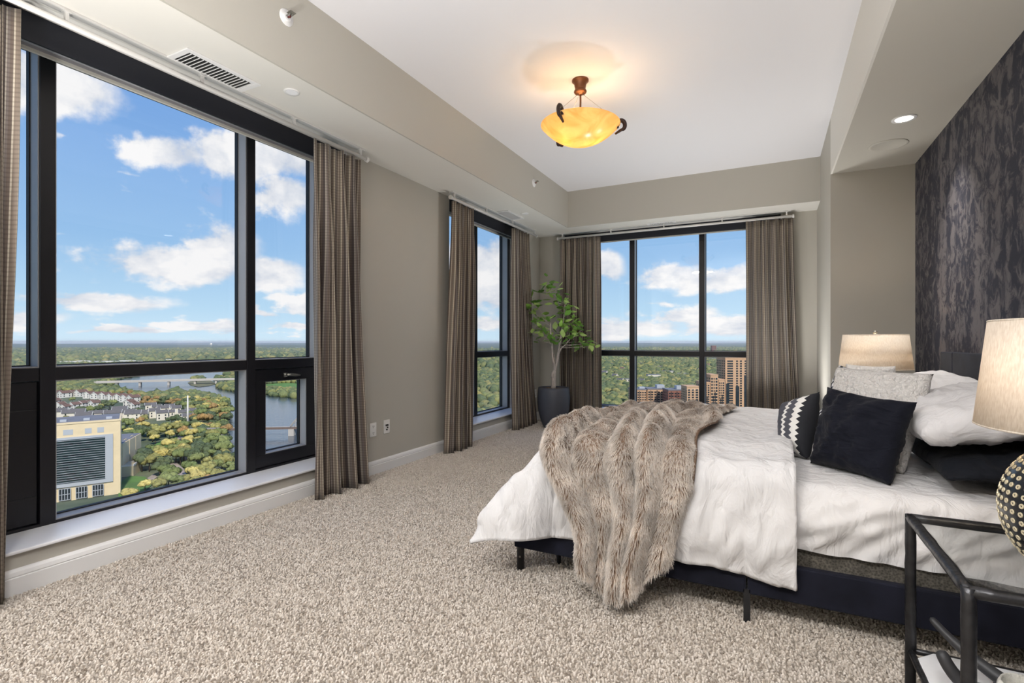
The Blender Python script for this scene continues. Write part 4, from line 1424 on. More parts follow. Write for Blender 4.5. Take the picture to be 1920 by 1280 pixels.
# ------------------------------------------------------------------ pendant lamp
def pendant():
    x, y = -1.143, 3.281
    t = thing('pendant_lamp', 'hanging lamp with amber glass bowl and dark scroll hooks', 'pendant lamp', (x, y, ZC))
    b = MB(); b.lathe([(.001, 0), (.056, 0), (.056, -.010), (.050, -.016), (.042, -.024), (.035, -.060), (.034, -.066), (.040, -.070), (.043, -.078), (.040, -.086), (.030, -.091), (.016, -.092), (.014, -.098), (.001, -.098)],
                      (x, y, ZC), 32)
    b.build('canopy', M['brass_dark'], t, smooth=True)
    zr = 2.452
    Rb = .262
    tilt = Matrix.Rotation(math.radians(-1.0), 4, Vector((ST, -CT, 0)).normalized())
    prof = []
    for i in range(22):
        a = i / 21
        r = Rb * math.sin(a * PI / 2 * .98 + .0) ** .95 if i else .0008
        prof.append((r, -.128 * (1 - (r / Rb) ** 2.3) - .0))
    inner = [(max(.0008, r - .004), z + .006) for r, z in reversed(prof)]
    b = MB(); b.lathe(prof + [(Rb + .003, .002)] + inner, (x, y, zr), 64, tilt)
    m, N, L, bs, out = new_mat('amber_alabaster_glass')
    N.remove(bs)
    tc = N.new('ShaderNodeTexCoord'); nz = N.new('ShaderNodeTexNoise'); nz.inputs['Scale'].default_value = 7; nz.inputs['Detail'].default_value = 5; nz.inputs['Distortion'].default_value = 1.2
    L.new(tc.outputs['Object'], nz.inputs['Vector'])
    r = N.new('ShaderNodeValToRGB'); L.new(nz.outputs['Fac'], r.inputs[0])
    r.color_ramp.elements[0].position = .3; r.color_ramp.elements[0].color = srgb(228, 180, 108)
    r.color_ramp.elements[1].position = .7; r.color_ramp.elements[1].color = srgb(246, 212, 146)
    d = N.new('ShaderNodeBsdfDiffuse'); tr = N.new('ShaderNodeBsdfTranslucent'); gl = N.new('ShaderNodeBsdfGlossy'); gl.inputs['Roughness'].default_value = .25
    L.new(r.outputs[0], d.inputs[0]); L.new(r.outputs[0], tr.inputs[0])
    m1 = N.new('ShaderNodeMixShader'); m1.inputs[0].default_value = .6; L.new(d.outputs[0], m1.inputs[1]); L.new(tr.outputs[0], m1.inputs[2])
    m2 = N.new('ShaderNodeMixShader'); m2.inputs[0].default_value = .05; L.new(m1.outputs[0], m2.inputs[1]); L.new(gl.outputs[0], m2.inputs[2])
    em = N.new('ShaderNodeEmission'); em.inputs[1].default_value = .30; L.new(r.outputs[0], em.inputs[0])
    ad = N.new('ShaderNodeAddShader'); L.new(m2.outputs[0], ad.inputs[0]); L.new(em.outputs[0], ad.inputs[1])
    L.new(ad.outputs[0], out.inputs[0])
    b.build('glass_bowl', m, t, smooth=True)
    b = MB()
    pts = [(x, y, ZC - .095), (x + .006, y, ZC - .16), (x - .006, y, ZC - .22), (x, y, zr - .03)]
    b.tube(bez(pts, 14), .0065, 8)
    b.build('cord', M['brass_dark'], t, smooth=True)
    # three scroll hooks holding the rim
    for k in range(3):
        a = YAW + math.radians(-135 + 10 + 120 * k)
        dirv = Vector((math.cos(a), math.sin(a), 0))
        top = tilt @ (dirv * Rb)
        c = Vector((x, y, zr)) + top
        pts = []
        for i in range(15):
            w = math.radians(200 - 290 * i / 14)
            rad = .038 * (1 - .25 * i / 14)
            pts.append(c + dirv * (rad * math.cos(w) * .75 + .010) + Vector((0, 0, rad * math.sin(w) - .006)))
        pts += [c - dirv * .03 + Vector((0, 0, -.060))]
        b = MB(); b.tube(pts, [.011] * 13 + [.010, .009, .006], 8, flat=1.5)
        b.build('scroll_hook', M['dark_iron'], t, smooth=True)
        b = MB(); b.tube([(x + dirv.x * .012, y + dirv.y * .012, ZC - .092), c + Vector((0, 0, .012))], .0013, 6)
        b.build('wire', M['grey_metal'], t)
    for s in (-1, 1):
        dx, dy = CT * .085 * s, ST * .085 * s
        bb = MB(); bb.lathe([(.0005, -.03), (.016, -.026), (.026, -.005), (.024, .014), (.012, .032), (.012, .05)], (x + dx, y + dy, zr - .062), 16)
        bl = bb.build('bulb', mat_emit('warm_bulb', (1, .80, .50, 1), 42.0), t, smooth=True)
        lamp('pendant_bulb', 'POINT', (x + dx, y + dy, zr + .006), LAMP_PENDANT / 2, (1, .84, .62), .03, t)
pendant()

# ------------------------------------------------------------------ potted tree
def potted_tree():
    f0 = 5.92
    base = at(1038, 804, f0); px, py = base.x, base.y
    t = thing('potted_tree', 'slender leafy tree with pale stems in a tall charcoal pot', 'potted plant', (px, py, 0))
    zt = .472
    prof = [(.001, 0), (.102, 0), (.112, .006), (.130, .045), (.156, .115), (.177, .20), (.188, .29), (.189, .36), (.183, .43), (.176, zt), (.166, zt), (.168, .43), (.001, .43)]
    b = MB(); b.lathe(prof, (px, py, 0), 56)
    b.build('pot', M['pot'], t, smooth=True)
    P = []
    for i in range(13):
        r = .167 * i / 12
        P.append([(px + r * math.cos(2 * PI * j / 40), py + r * math.sin(2 * PI * j / 40), .452 + .022 * nz3(r * math.cos(2 * PI * j / 40), r * math.sin(2 * PI * j / 40), 2, 24)) for j in range(41)])
    b = MB(); b.grid(P); b.build('moss', M['soil'], t, smooth=True)
    g = lambda u, v, d=0.0: at(u, v, f0 + d)
    stems = [[g(1036, 728), g(1037, 712), g(1035, 702), g(1040, 692), g(1036, 668), g(1035, 645), g(1032, 622), g(1031, 603)],
             [g(1039, 728), g(1039, 708), g(1041, 692), g(1045, 672), g(1049, 650), g(1053, 622), g(1057, 595), g(1059, 570, .05)],
             [g(1047, 664), g(1053, 652, -.04), g(1060, 646, -.08), g(1068, 636, -.1)],
             [g(1043, 690, .02), g(1038, 660, .06), g(1030, 640, .1), g(1022, 625, .1)]]
    rad = [(.019, .009), (.020, .007), (.010, .004), (.009, .004)]
    nodes = []
    for s, (r0, r1) in zip(stems, rad):
        pts = []
        for i in range(len(s) - 1):
            for k in range(4): pts.append(s[i].lerp(s[i + 1], k / 4))
        pts.append(s[-1])
        pts = [p + Vector((.004 * nz3(i, 1, 0, .5), .004 * nz3(i, 7, 0, .5), 0)) for i, p in enumerate(pts)]
        b = MB(); n = len(pts); b.tube(pts, [r0 + (r1 - r0) * i / (n - 1) for i in range(n)], 9)
        b.build('stem', M['bark'], t, smooth=True)
        nodes += pts[len(pts) // 3:]
    cl = [(1027, 526), (1020, 535), (1016, 546), (1029, 547), (1045, 546), (1043, 558), (1060, 558), (994, 563), (990, 581), (1003, 573), (1010, 576), (1003, 590), (1011, 593),
          (1018, 598), (1006, 611), (1014, 613), (1022, 606), (1000, 626), (1010, 638), (1024, 631), (1030, 641), (1035, 597), (1050, 582), (1057, 578), (1063, 588), (1052, 596), (1067, 575), (1059, 619), (1066, 612),
          (1074, 609), (1082, 600), (1066, 626), (1076, 624), (1085, 629), (1093, 617), (1079, 640), (1088, 645), (1100, 643), (1106, 650), (1062, 636), (1040, 624), (1033, 565), (1070, 632), (1060, 605), (1017, 622), (1033, 632)]
    rnd = random.Random(5)
    leafm = []
    for k, (c1, c2) in enumerate((((104, 150, 54), (166, 204, 100)), ((72, 116, 46), (130, 176, 80)), ((146, 186, 84), (210, 232, 150)))):
        m, N, L, bs, out = new_mat('glossy_leaf_%s' % ('mid', 'deep', 'pale')[k])
        tc = N.new('ShaderNodeTexCoord'); nz = N.new('ShaderNodeTexNoise'); nz.inputs['Scale'].default_value = 14; L.new(tc.outputs['Object'], nz.inputs['Vector'])
        r = N.new('ShaderNodeValToRGB'); L.new(nz.outputs['Fac'], r.inputs[0])
        r.color_ramp.elements[0].color = srgb(*c1); r.color_ramp.elements[1].color = srgb(*c2)
        L.new(r.outputs[0], bs.inputs['Base Color']); bs.inputs['Roughness'].default_value = .35
        leafm.append(m)
    lms = []
    for m in leafm:
        b = MB()
        outl = [(0, 0), (.25, .22), (.5, .30), (.75, .22), (1, 0)]
        vs = [(q, 0, -.03 * math.sin(PI * q)) for q, w in outl] + [(q, w, .05 * w - .10 * q * q) for q, w in outl[1:4]] + [(q, -w, .05 * w - .10 * q * q) for q, w in outl[1:4]]
        fs = [(0, 1, 5), (1, 2, 6, 5), (2, 3, 7, 6), (3, 4, 7), (0, 8, 1), (1, 8, 9, 2), (2, 9, 10, 3), (3, 10, 4)]
        b.add(vs, fs)
        lms.append(b.mesh('leaf', m, True))
    tops = sorted(nodes, key=lambda p: p.z)
    for i, (u, v) in enumerate(cl):
        c = g(u, v, rnd.uniform(-.16, .16))
        near = min(nodes, key=lambda p: (p - c).length + max(0, p.z - c.z + .02) * 3)
        mid = near.lerp(c, .5) + Vector((0, 0, -.02 + .04 * rnd.random()))
        b = MB(); b.tube(bez([near, mid, c], 6), [.0035, .0032, .003, .0026, .0022, .0018, .0012], 5)
        b.build('twig', M['bark'], t, smooth=True)
        for k in range(rnd.choice((4, 5, 5, 6))):
            o = bpy.data.objects.new('leaf', rnd.choice(lms))
            COL.objects.link(o)
            d = Vector((rnd.gauss(0, 1), rnd.gauss(0, 1), rnd.gauss(.1, .5))).normalized()
            p = (c + d * .012 + Vector((rnd.gauss(0, .026), rnd.gauss(0, .026), rnd.gauss(0, .024)))) * U
            q = d.to_track_quat('X', 'Z') @ Matrix.Rotation(rnd.uniform(-.8, .8), 3, 'X').to_quaternion()
            s = rnd.uniform(.075, .112)
            o.matrix_world = Matrix.LocRotScale(p, q, Vector((s, s, s)))
            o.parent = t; o.matrix_parent_inverse = Matrix.Translation(-t.location)
potted_tree()

# ================================================================== the city below (metres)
GZ = -78.0
HT = U - GZ


def gp(u, v, up=0.0):
    """ground point below pixel (u, v); up: metres above the ground at that pixel"""
    f = (HT - up) * 960.0 / (v - 640.0)
    r = (u - 960) / 960.0
    return Vector((f * (r * CT - ST), f * (r * ST + CT), GZ + up))


def pix(x, y, z=GZ):
    f = -x * ST + y * CT
    r = x * CT + y * ST
    return 960 + 960 * r / f, 640 - 960 * (z - U) / f, f


def in_poly(u, v, poly):
    c = False
    n = len(poly)
    for i in range(n):
        (x1, y1), (x2, y2) = poly[i], poly[(i + 1) % n]
        if (y1 > v) != (y2 > v) and u < (x2 - x1) * (v - y1) / (y2 - y1) + x1: c = not c
    return c


def flat_poly(name, poly, z, m, kind='structure', label=None, cat=None):
    b = MB(1.0)
    pts = [gp(u, v) for u, v in poly]
    b.add([(p.x, p.y, GZ + z) for p in pts], [tuple(range(len(pts)))])
    o = b.build(name, m)
    # triangulate so that the hollow outline fills properly
    bm = bmesh.new(); bm.from_mesh(o.data); bmesh.ops.triangulate(bm, faces=bm.faces, ngon_method='EAR_CLIP')
    for f in bm.faces:
        if f.normal.z < 0: f.normal_flip()
    bm.to_mesh(o.data); bm.free()
    if kind: o['kind'] = kind
    if label: tag(o, label, cat)
    return o


def mat_ground():
    m, N, L, bs, out = new_mat('wooded_ground')
    tc = N.new('ShaderNodeTexCoord')
    n1 = N.new('ShaderNodeTexNoise'); n1.inputs['Scale'].default_value = .022; n1.inputs['Detail'].default_value = 8; n1.inputs['Roughness'].default_value = .7
    n2 = N.new('ShaderNodeTexNoise'); n2.inputs['Scale'].default_value = .0016; n2.inputs['Detail'].default_value = 5
    v = N.new('ShaderNodeTexVoronoi'); v.inputs['Scale'].default_value = .06
    for n in (n1, n2, v): L.new(tc.outputs['Object'], n.inputs['Vector'])
    r = N.new('ShaderNodeValToRGB'); L.new(n1.outputs['Fac'], r.inputs[0])
    e = r.color_ramp.elements
    e[0].position = .30; e[0].color = srgb(76, 90, 82)
    e[1].position = .75; e[1].color = srgb(136, 138, 112)
    x = e.new(.5); x.color = srgb(98, 110, 96)
    g = N.new('ShaderNodeValToRGB'); L.new(n2.outputs['Fac'], g.inputs[0])
    g.color_ramp.elements[0].position = .45; g.color_ramp.elements[0].color = (1, 1, 1, 1)
    g.color_ramp.elements[1].position = .65; g.color_ramp.elements[1].color = (1.15, 1.05, .85, 1)
    mx = N.new('ShaderNodeMix'); mx.data_type = 'RGBA'; mx.blend_type = 'MULTIPLY'; mx.inputs['Factor'].default_value = 1
    L.new(r.outputs[0], mx.inputs['A']); L.new(g.outputs[0], mx.inputs['B'])
    L.new(mx.outputs['Result'], bs.inputs['Base Color']); bs.inputs['Roughness'].default_value = 1; bs.inputs['Specular IOR Level'].default_value = .05
    return m


def mat_water():
    m, N, L, bs, out = new_mat('river_water')
    bs.inputs['Base Color'].default_value = (.055, .075, .09, 1)
    bs.inputs['Roughness'].default_value = .18
    bs.inputs['Specular IOR Level'].default_value = .7
    tc = N.new('ShaderNodeTexCoord')
    n = N.new('ShaderNodeTexNoise'); n.inputs['Scale'].default_value = .25; n.inputs['Detail'].default_value = 4; L.new(tc.outputs['Object'], n.inputs['Vector'])
    bp = N.new('ShaderNodeBump'); bp.inputs['Strength'].default_value = .25; bp.inputs['Distance'].default_value = 1.0
    L.new(n.outputs['Fac'], bp.inputs['Height']); L.new(bp.outputs[0], bs.inputs['Normal'])
    return m


# ground out to the horizon, with low hills far off
def ground():
    b = MB(1.0)
    rad = [60, 150, 300, 600, 1000, 1600, 2400, 3400, 4600, 6000, 8000, 11000, 16000, 26000]
    P = []
    for r in rad:
        row = []
        for k in range(61):
            a = math.radians(-40 + 175 * k / 60) + 0.0
            x, y = -r * math.sin(a), r * math.cos(a)
            h = 0.0
            if r > 3000:
                h = (smooth01((r - 3000) / 5000)) * (22 + 26 * nz3(x / 2600, y / 2600, 3, 1) * 1.5)
                h = max(h, 0)
            row.append((x, y, GZ + h))
        P.append(row)
    b.grid(P)
    o = b.build('ground', mat_ground(), smooth=True)
    structure(o)
ground()

WATER = [(190, 719), (214, 721), (232, 731), (246, 738), (268, 743), (300, 738), (330, 736), (352, 739), (398, 743), (416, 750), (426, 762), (434, 776), (430, 790), (424, 803), (432, 816), (424, 832),
         (432, 850), (441, 872), (470, 905), (640, 915), (700, 790), (640, 757), (566, 749), (494, 741), (440, 735), (412, 729), (402, 722), (406, 710), (425, 702), (455, 694), (400, 691), (340, 694), (280, 701), (235, 709)]
ISLAND = [(352, 718), (362, 712), (372, 709), (386, 711), (398, 715), (405, 720), (392, 724), (372, 726), (358, 723)]
flat_poly('river_water', WATER, .3, mat_water())
M['earth'] = mat('island_bank', srgb(120, 116, 84), 1, var=.3, vscale=.1)
flat_poly('island_ground', ISLAND, .8, M['earth'])
M['lawn'] = mat('lawn_grass', srgb(96, 132, 62), 1, var=.25, vscale=.08)
LAWN = [[(494, 729), (494, 721), (530, 718), (572, 719), (600, 724), (600, 736), (540, 733)], [(285, 838), (300, 828), (326, 820), (345, 822), (330, 836), (300, 845)],
        [(222, 908), (244, 893), (272, 895), (285, 910), (262, 930), (222, 938)]]
for k, p in enumerate(LAWN):
    flat_poly('lawn_ground', p, .5, M['lawn'])
M['path'] = mat('pale_paving', srgb(176, 160, 146), .95, var=.12, vscale=.2)
M['asphalt'] = mat('grey_asphalt', srgb(140, 134, 130), .95, var=.1, vscale=.2)
PATH = [[(318, 872), (328, 866), (344, 880), (352, 896), (350, 912), (338, 905), (330, 890)], [(344, 857), (352, 852), (362, 868), (374, 888), (362, 884), (350, 876)],
        [(400, 786), (410, 786), (420, 797), (416, 802), (408, 800)], [(292, 862), (297, 855), (302, 868), (300, 880), (294, 876)],
        [(276, 898), (288, 890), (306, 904), (300, 912), (290, 912)], [(334, 806), (352, 803), (360, 812), (330, 832), (322, 832), (346, 810)]]
for p in PATH:
    flat_poly('path_paving', p, .6, M['path'])

# ---------------------------------------------------------------- trees
def blob(center, r, rz, sub, seed, jit=.25):
    bm = bmesh.new()
    bmesh.ops.create_icosphere(bm, subdivisions=sub, radius=1.0)
    vs = []
    for v in bm.verts:
        k = 1 + jit * noise.noise(v.co * 1.7 + Vector((seed, 0, 0))) * 2
        vs.append((center[0] + v.co.x * r * k, center[1] + v.co.y * r * k, center[2] + v.co.z * rz * k))
    fs = [tuple(x.index for x in f.verts) for f in bm.faces]
    bm.free()
    return vs, fs


def mat_leaves(name, cols, rand):
    m, N, L, bs, out = new_mat(name)
    if rand == 'island':
        g = N.new('ShaderNodeNewGeometry'); src = g.outputs['Random Per Island']
    else:
        g = N.new('ShaderNodeObjectInfo'); src = g.outputs['Random']
    r = N.new('ShaderNodeValToRGB'); L.new(src, r.inputs[0])
    e = r.color_ramp.elements
    n = len(cols)
    e[0].position = 0; e[0].color = srgb(*cols[0]); e[1].position = 1; e[1].color = srgb(*cols[-1])
    for i in range(1, n - 1):
        x = e.new(i / (n - 1)); x.color = srgb(*cols[i])
    tc = N.new('ShaderNodeTexCoord')
    nz = N.new('ShaderNodeTexNoise'); nz.inputs['Scale'].default_value = .55; nz.inputs['Detail'].default_value = 4
    L.new(tc.outputs['Object'], nz.inputs['Vector'])
    mr = N.new('ShaderNodeMapRange'); mr.inputs['From Min'].default_value = .3; mr.inputs['From Max'].default_value = .7; mr.inputs['To Min'].default_value = .72; mr.inputs['To Max'].default_value = 1.22
    L.new(nz.outputs['Fac'], mr.inputs['Value'])
    vm = N.new('ShaderNodeVectorMath'); vm.operation = 'SCALE'; L.new(r.outputs[0], vm.inputs[0]); L.new(mr.outputs[0], vm.inputs['Scale'])
    L.new(vm.outputs[0], bs.inputs['Base Color'])
    bs.inputs['Roughness'].default_value = 1; bs.inputs['Specular IOR Level'].default_value = .05
    return m


GREENS = [(90, 102, 74), (108, 118, 82), (118, 126, 86), (98, 110, 84), (128, 134, 88), (150, 146, 92), (112, 120, 84), (96, 108, 82), (160, 150, 96), (106, 116, 88)]
LEAF_MATS = {'dark green': mat_leaves('dark_green_leaves', [(88, 100, 72), (100, 110, 78), (94, 106, 82)], 'object'),
             'green': mat_leaves('green_leaves', [(116, 128, 80), (130, 138, 86), (138, 144, 92)], 'object'),
             'olive': mat_leaves('olive_leaves', [(152, 150, 92), (164, 158, 98), (142, 138, 86)], 'object'),
             'yellow': mat_leaves('yellow_autumn_leaves', [(200, 182, 108), (188, 172, 106), (206, 190, 116)], 'object'),
             'rust': mat_leaves('rust_autumn_leaves', [(160, 130, 88), (150, 124, 84), (174, 140, 90)], 'object')}
TRUNKM = mat('tree_trunk_bark', srgb(86, 74, 62), 1)


def tree_mesh(seed):
    """broad crown of lumpy clumps with loose leaf tufts, on a short trunk; unit: crown about 10 m wide, 11 m tall"""
    rnd = random.Random(seed)
    b = MB(1.0)
    n = rnd.randint(9, 12)
    cl = []
    for k in range(n):
        a = 2 * PI * k / n * 2.4; rr = 3.1 * math.sqrt(rnd.random())
        z = 6.4 + 2.6 * (1 - (rr / 3.4) ** 2) * rnd.uniform(.6, 1.1) - 1.0 * rnd.random()
        r = rnd.uniform(1.5, 2.3)
        c = (rr * math.cos(a), rr * math.sin(a), z); cl.append((c, r))
        b.add(*blob(c, r, r * .85, 2, seed * 7 + k, .28))
    for c, r in cl:
        for k in range(26):
            d = Vector((rnd.gauss(0, 1), rnd.gauss(0, 1), rnd.gauss(.35, .8))).normalized()
            p = Vector(c) + Vector((d.x * r, d.y * r, d.z * r * .85)) * rnd.uniform(.95, 1.18)
            e1 = d.orthogonal().normalized(); e2 = d.cross(e1)
            a = rnd.uniform(0, PI); w = rnd.uniform(.28, .5)
            e1, e2 = (e1 * math.cos(a) + e2 * math.sin(a)) * w, (e2 * math.cos(a) - e1 * math.sin(a)) * w
            h = d * w * .7
            b.add([p - e1 - h * .4, p - e2 + h * .3, p + e1 - h * .4, p + e2 + h * .3], [(0, 1, 2, 3)])
    nt = len(b.f)
    b.tube([(0, 0, 0), (0, 0, 6.4)], [.35, .22], 7)
    me = bpy.data.meshes.new('tree')
    me.from_pydata(b.v, [], b.f)
    me.polygons.foreach_set('use_smooth', np.ones(len(me.polygons), dtype=bool))
    me['crown_faces'] = nt
    return me


TREE_MESHES = {}
for kind, lm in LEAF_MATS.items():
    lst = []
    for s in range(3):
        me = tree_mesh(hash(kind) % 1 + s + 10 * list(LEAF_MATS).index(kind))
        me.materials.append(lm); me.materials.append(TRUNKM)
        idx = np.zeros(len(me.polygons), dtype=np.int32); idx[me['crown_faces']:] = 1
        me.polygons.foreach_set('material_index', idx)
        lst.append(me)
    TREE_MESHES[kind] = lst

# ---------------------------------------------------------------- buildings
BM = {'tan': mat('tan_stone_cladding', srgb(226, 204, 166), .9, var=.04, vscale=.3),
      'tan2': mat('salmon_concrete', srgb(206, 164, 128), .9, var=.05, vscale=.3),
      'brick': mat('red_brick_far', srgb(150, 100, 84), .9, var=.08, vscale=.5),
      'white': mat('white_siding', srgb(226, 220, 210), .9),
      'cream': mat('cream_siding', srgb(222, 212, 194), .9),
      'brownroof': mat('brown_shingles', srgb(118, 92, 80), .95, var=.12, vscale=.6),
      'greyroof': mat('grey_shingles', srgb(104, 100, 98), .95, var=.12, vscale=.6),
      'flat': mat('grey_flat_roof', srgb(122, 122, 126), .95, var=.08, vscale=.2),
      'dark': mat('dark_far_glass', (.02, .028, .035, 1), .25, spec=.6),
      'teal': mat('teal_dark_louvre_glass', (.022, .042, .045, 1), .2, spec=.6),
      'silver': mat('silver_panel', srgb(186, 188, 192), .5, metal=.2),
      'concrete': mat('bridge_concrete', srgb(190, 182, 172), .9),
      'rust': mat('rusty_steel', srgb(118, 100, 90), .8),
      'steelgrey': mat('grey_far_steel', srgb(170, 165, 158), .7)}


def frame_of(p0, p1):
    """origin, along, inward axes of a wall from p0 to p1 (ground points), inward = away from the viewer"""
    a = Vector((p1.x - p0.x, p1.y - p0.y, 0)); ln = a.length; a /= ln
    n = Vector((-a.y, a.x, 0))
    mid = (p0 + p1) / 2
    if n.dot(Vector((mid.x, mid.y, 0))) < 0: n = -n
    return Vector((p0.x, p0.y, GZ)), a, n, ln


def fbox(b, F, a0, a1, d0, d1, z0, z1):
    o, a, n, ln = F
    c = o + a * (a0 + a1) / 2 + n * (d0 + d1) / 2 + Vector((0, 0, (z0 + z1) / 2))
    b.obox(c, a * (a1 - a0) / 2, n * (d1 - d0) / 2, Vector((0, 0, (z1 - z0) / 2)))


def office():
    p0, p1 = gp(40, 951), gp(226, 925)
    F = frame_of(p0, p1); ln = F[3]
    H = 38.0
    t = thing('office_building', 'tan stone office block with dark louvred glass front below the left window', 'building', (p0 + p1) / 2, sc=1)
    b = MB(1.0); fbox(b, F, 0, ln, 0, 26, -2, H); b.build('body', BM['tan'], t)
    b = MB(1.0); fbox(b, F, -.4, ln + .3, -.3, 26.3, H, H + .9); b.build('parapet', BM['tan'], t)
    b = MB(1.0); fbox(b, F, .6, ln - .6, .7, 25.4, H + .9, H + 1.0); b.build('roof', BM['flat'], t)
    pw = ln * .86
    b = MB(1.0); fbox(b, F, 0, pw + 2.2, -.7, .2, 7.0, H * .83); b.build('surround', BM['silver'], t)
    b = MB(1.0); fbox(b, F, 0, pw - 1.0, -.85, -.5, 9.0, H * .80); b.build('glass_front', BM['teal'], t)
    n = 19
    for k in range(n):
        z = 9.4 + (H * .80 - 9.8) * k / (n - 1)
        b = MB(1.0); fbox(b, F, 0, pw - 1.0, -1.35, -.8, z - .06, z + .06); b.build('louvre', BM['silver'], t)
    rnd = random.Random(3)
    for k in range(7):
        z = 10 + k * 2.9
        b = MB(1.0)
        for q in range(16):
            a0 = rnd.uniform(0, pw - 6); fbox(b, F, a0, a0 + rnd.uniform(.8, 2.2), -.9, -.84, z, z + 1.1)
        o = b.build('dark_panes', BM['dark'], t); o['kind'] = 'stuff'
    for a0, a1 in ((ln * .62, ln * .69), (ln * .75, ln * .82), (ln * .40, ln * .5)):
        z0, z1 = (H * .86, H * .93)
        b = MB(1.0); fbox(b, F, a0, a1, -.1, .3, z0, z1); b.build('window', BM['silver'], t)
    for a0 in (.36, .53, .70):
        b = MB(1.0); fbox(b, F, ln * a0, ln * (a0 + .115), -.95, -.6, .8, 6.4); w = b.build('window', BM['dark'], t)
        for q in range(5):
            b = MB(1.0); a = ln * a0 + ln * .115 * q / 4; fbox(b, F, a - .12, a + .12, -1.1, -.9, .8, 6.4); b.build('glazing_bar', BM['silver'], w)
        for q in range(3):
            b = MB(1.0); z = .8 + 5.6 * q / 2; fbox(b, F, ln * a0, ln * (a0 + .115), -1.1, -.9, z - .12, z + .12); b.build('glazing_bar', BM['silver'], w)
    for q in range(3):
        b = MB(1.0); fbox(b, F, ln * (.35 + .16 * q + .01) + 3 * q, ln * (.35 + .16 * q + .01) + 3 * q + 2.5, 3, 5.5, H + 1, H + 2.0); b.build('roof_unit', BM['silver'], t)
office()


def annex():
    p0, p1 = gp(230, 892), gp(284, 852)
    F = frame_of(p0, p1); ln = F[3]
    t = thing('annex_building', 'stepped tan annex with grey flat roofs beside the office block', 'building', (p0 + p1) / 2, sc=1)
    for k in range(5):
        a0, a1 = ln * k / 5, ln * (k + 1) / 5
        h = 19.0 - .9 * k
        d = 3.0 * (k % 2) + 1.5 * k
        b = MB(1.0); fbox(b, F, a0, a1, d, 34, -2, h); w = b.build('wing', BM['tan'], t)
        b = MB(1.0); fbox(b, F, a0 + .5, a1 - .2, d + .6, 33.5, h, h + .25); b.build('flat_roof', BM['flat'], w)
    b = MB(1.0); fbox(b, F, -3, ln * .2, -6, 2, -2, 6); b.build('porch', BM['tan'], t)
    b = MB(1.0); fbox(b, F, -3, ln * .2, -6.2, -5.8, 6, 7); b.build('porch_parapet', BM['white'], t)
annex()


def house(u, v, w, d, h, ang, wall, roof, label, group):
    p = gp(u, v)
    t = thing('town_house', label, 'house', p, group, sc=1)
    a = Vector((math.cos(ang), math.sin(ang), 0)); n = Vector((-a.y, a.x, 0))
    b = MB(1.0)
    zz = Vector((0, 0, 1))
    q = [p + a * sx * w / 2 + n * sy * d / 2 for sx, sy in ((-1, -1), (1, -1), (1, 1), (-1, 1))]
    vs = [x + zz * z for z in (-1, h) for x in q] + [p + n * (-d / 2) + zz * (h + w * .33), p + n * (d / 2) + zz * (h + w * .33)]
    b.add(vs, [(0, 1, 5, 8, 4), (1, 2, 6, 5), (2, 3, 7, 9, 6), (3, 0, 4, 7)])
    b.build('walls', BM[wall], t)
    b = MB(1.0)
    rz = .35
    for s in (-1, 1):
        e0 = p + a * s * (w / 2 + .5) - n * (d / 2 + .5) + zz * (h - .3); e1 = p + a * s * (w / 2 + .5) + n * (d / 2 + .5) + zz * (h - .3)
        r0 = p - n * (d / 2 + .5) + zz * (h + w * .33 + .05); r1 = p + n * (d / 2 + .5) + zz * (h + w * .33 + .05)
        up = zz * rz
        b.add([e0, e1, r1, r0, e0 + up, e1 + up, r1 + up, r0 + up], [(0, 1, 2, 3), (4, 7, 6, 5), (0, 4, 5, 1), (1, 5, 6, 2), (2, 6, 7, 3), (3, 7, 4, 0)])
    b.build('roof', BM[roof], t)
    # pale gable board and a few windows
    b = MB(1.0)
    for sy in (-1, 1):
        for sx in (-1, 1):
            e = p + a * sx * (w / 2 + .55) + n * sy * (d / 2 + .55) + zz * (h - .25); r = p + n * sy * (d / 2 + .55) + zz * (h + w * .33 + .15)
            b.tube([e, r], .28, 4)
    o = b.build('gable_trim', BM['white'], t); o['kind'] = 'stuff'
    b = MB(1.0)
    for z in (1.6, 4.4):
        if z + 1.4 > h: continue
        for s in (-.28, .28):
            for sy in (-1, 1):
                c = p + a * w * s + n * sy * (d / 2 + .02) + zz * (z + .7)
                b.obox(c, a * .6, n * .05, zz * .8)
            c = p + n * d * s + a * (w / 2 + .02) + zz * (z + .7); b.obox(c, n * .6, a * .05, zz * .8)
            c = p + n * d * s - a * (w / 2 + .02) + zz * (z + .7); b.obox(c, n * .6, a * .05, zz * .8)
    if b.v:
        o = b.build('panes', BM['dark'], t); o['kind'] = 'stuff'
    return p


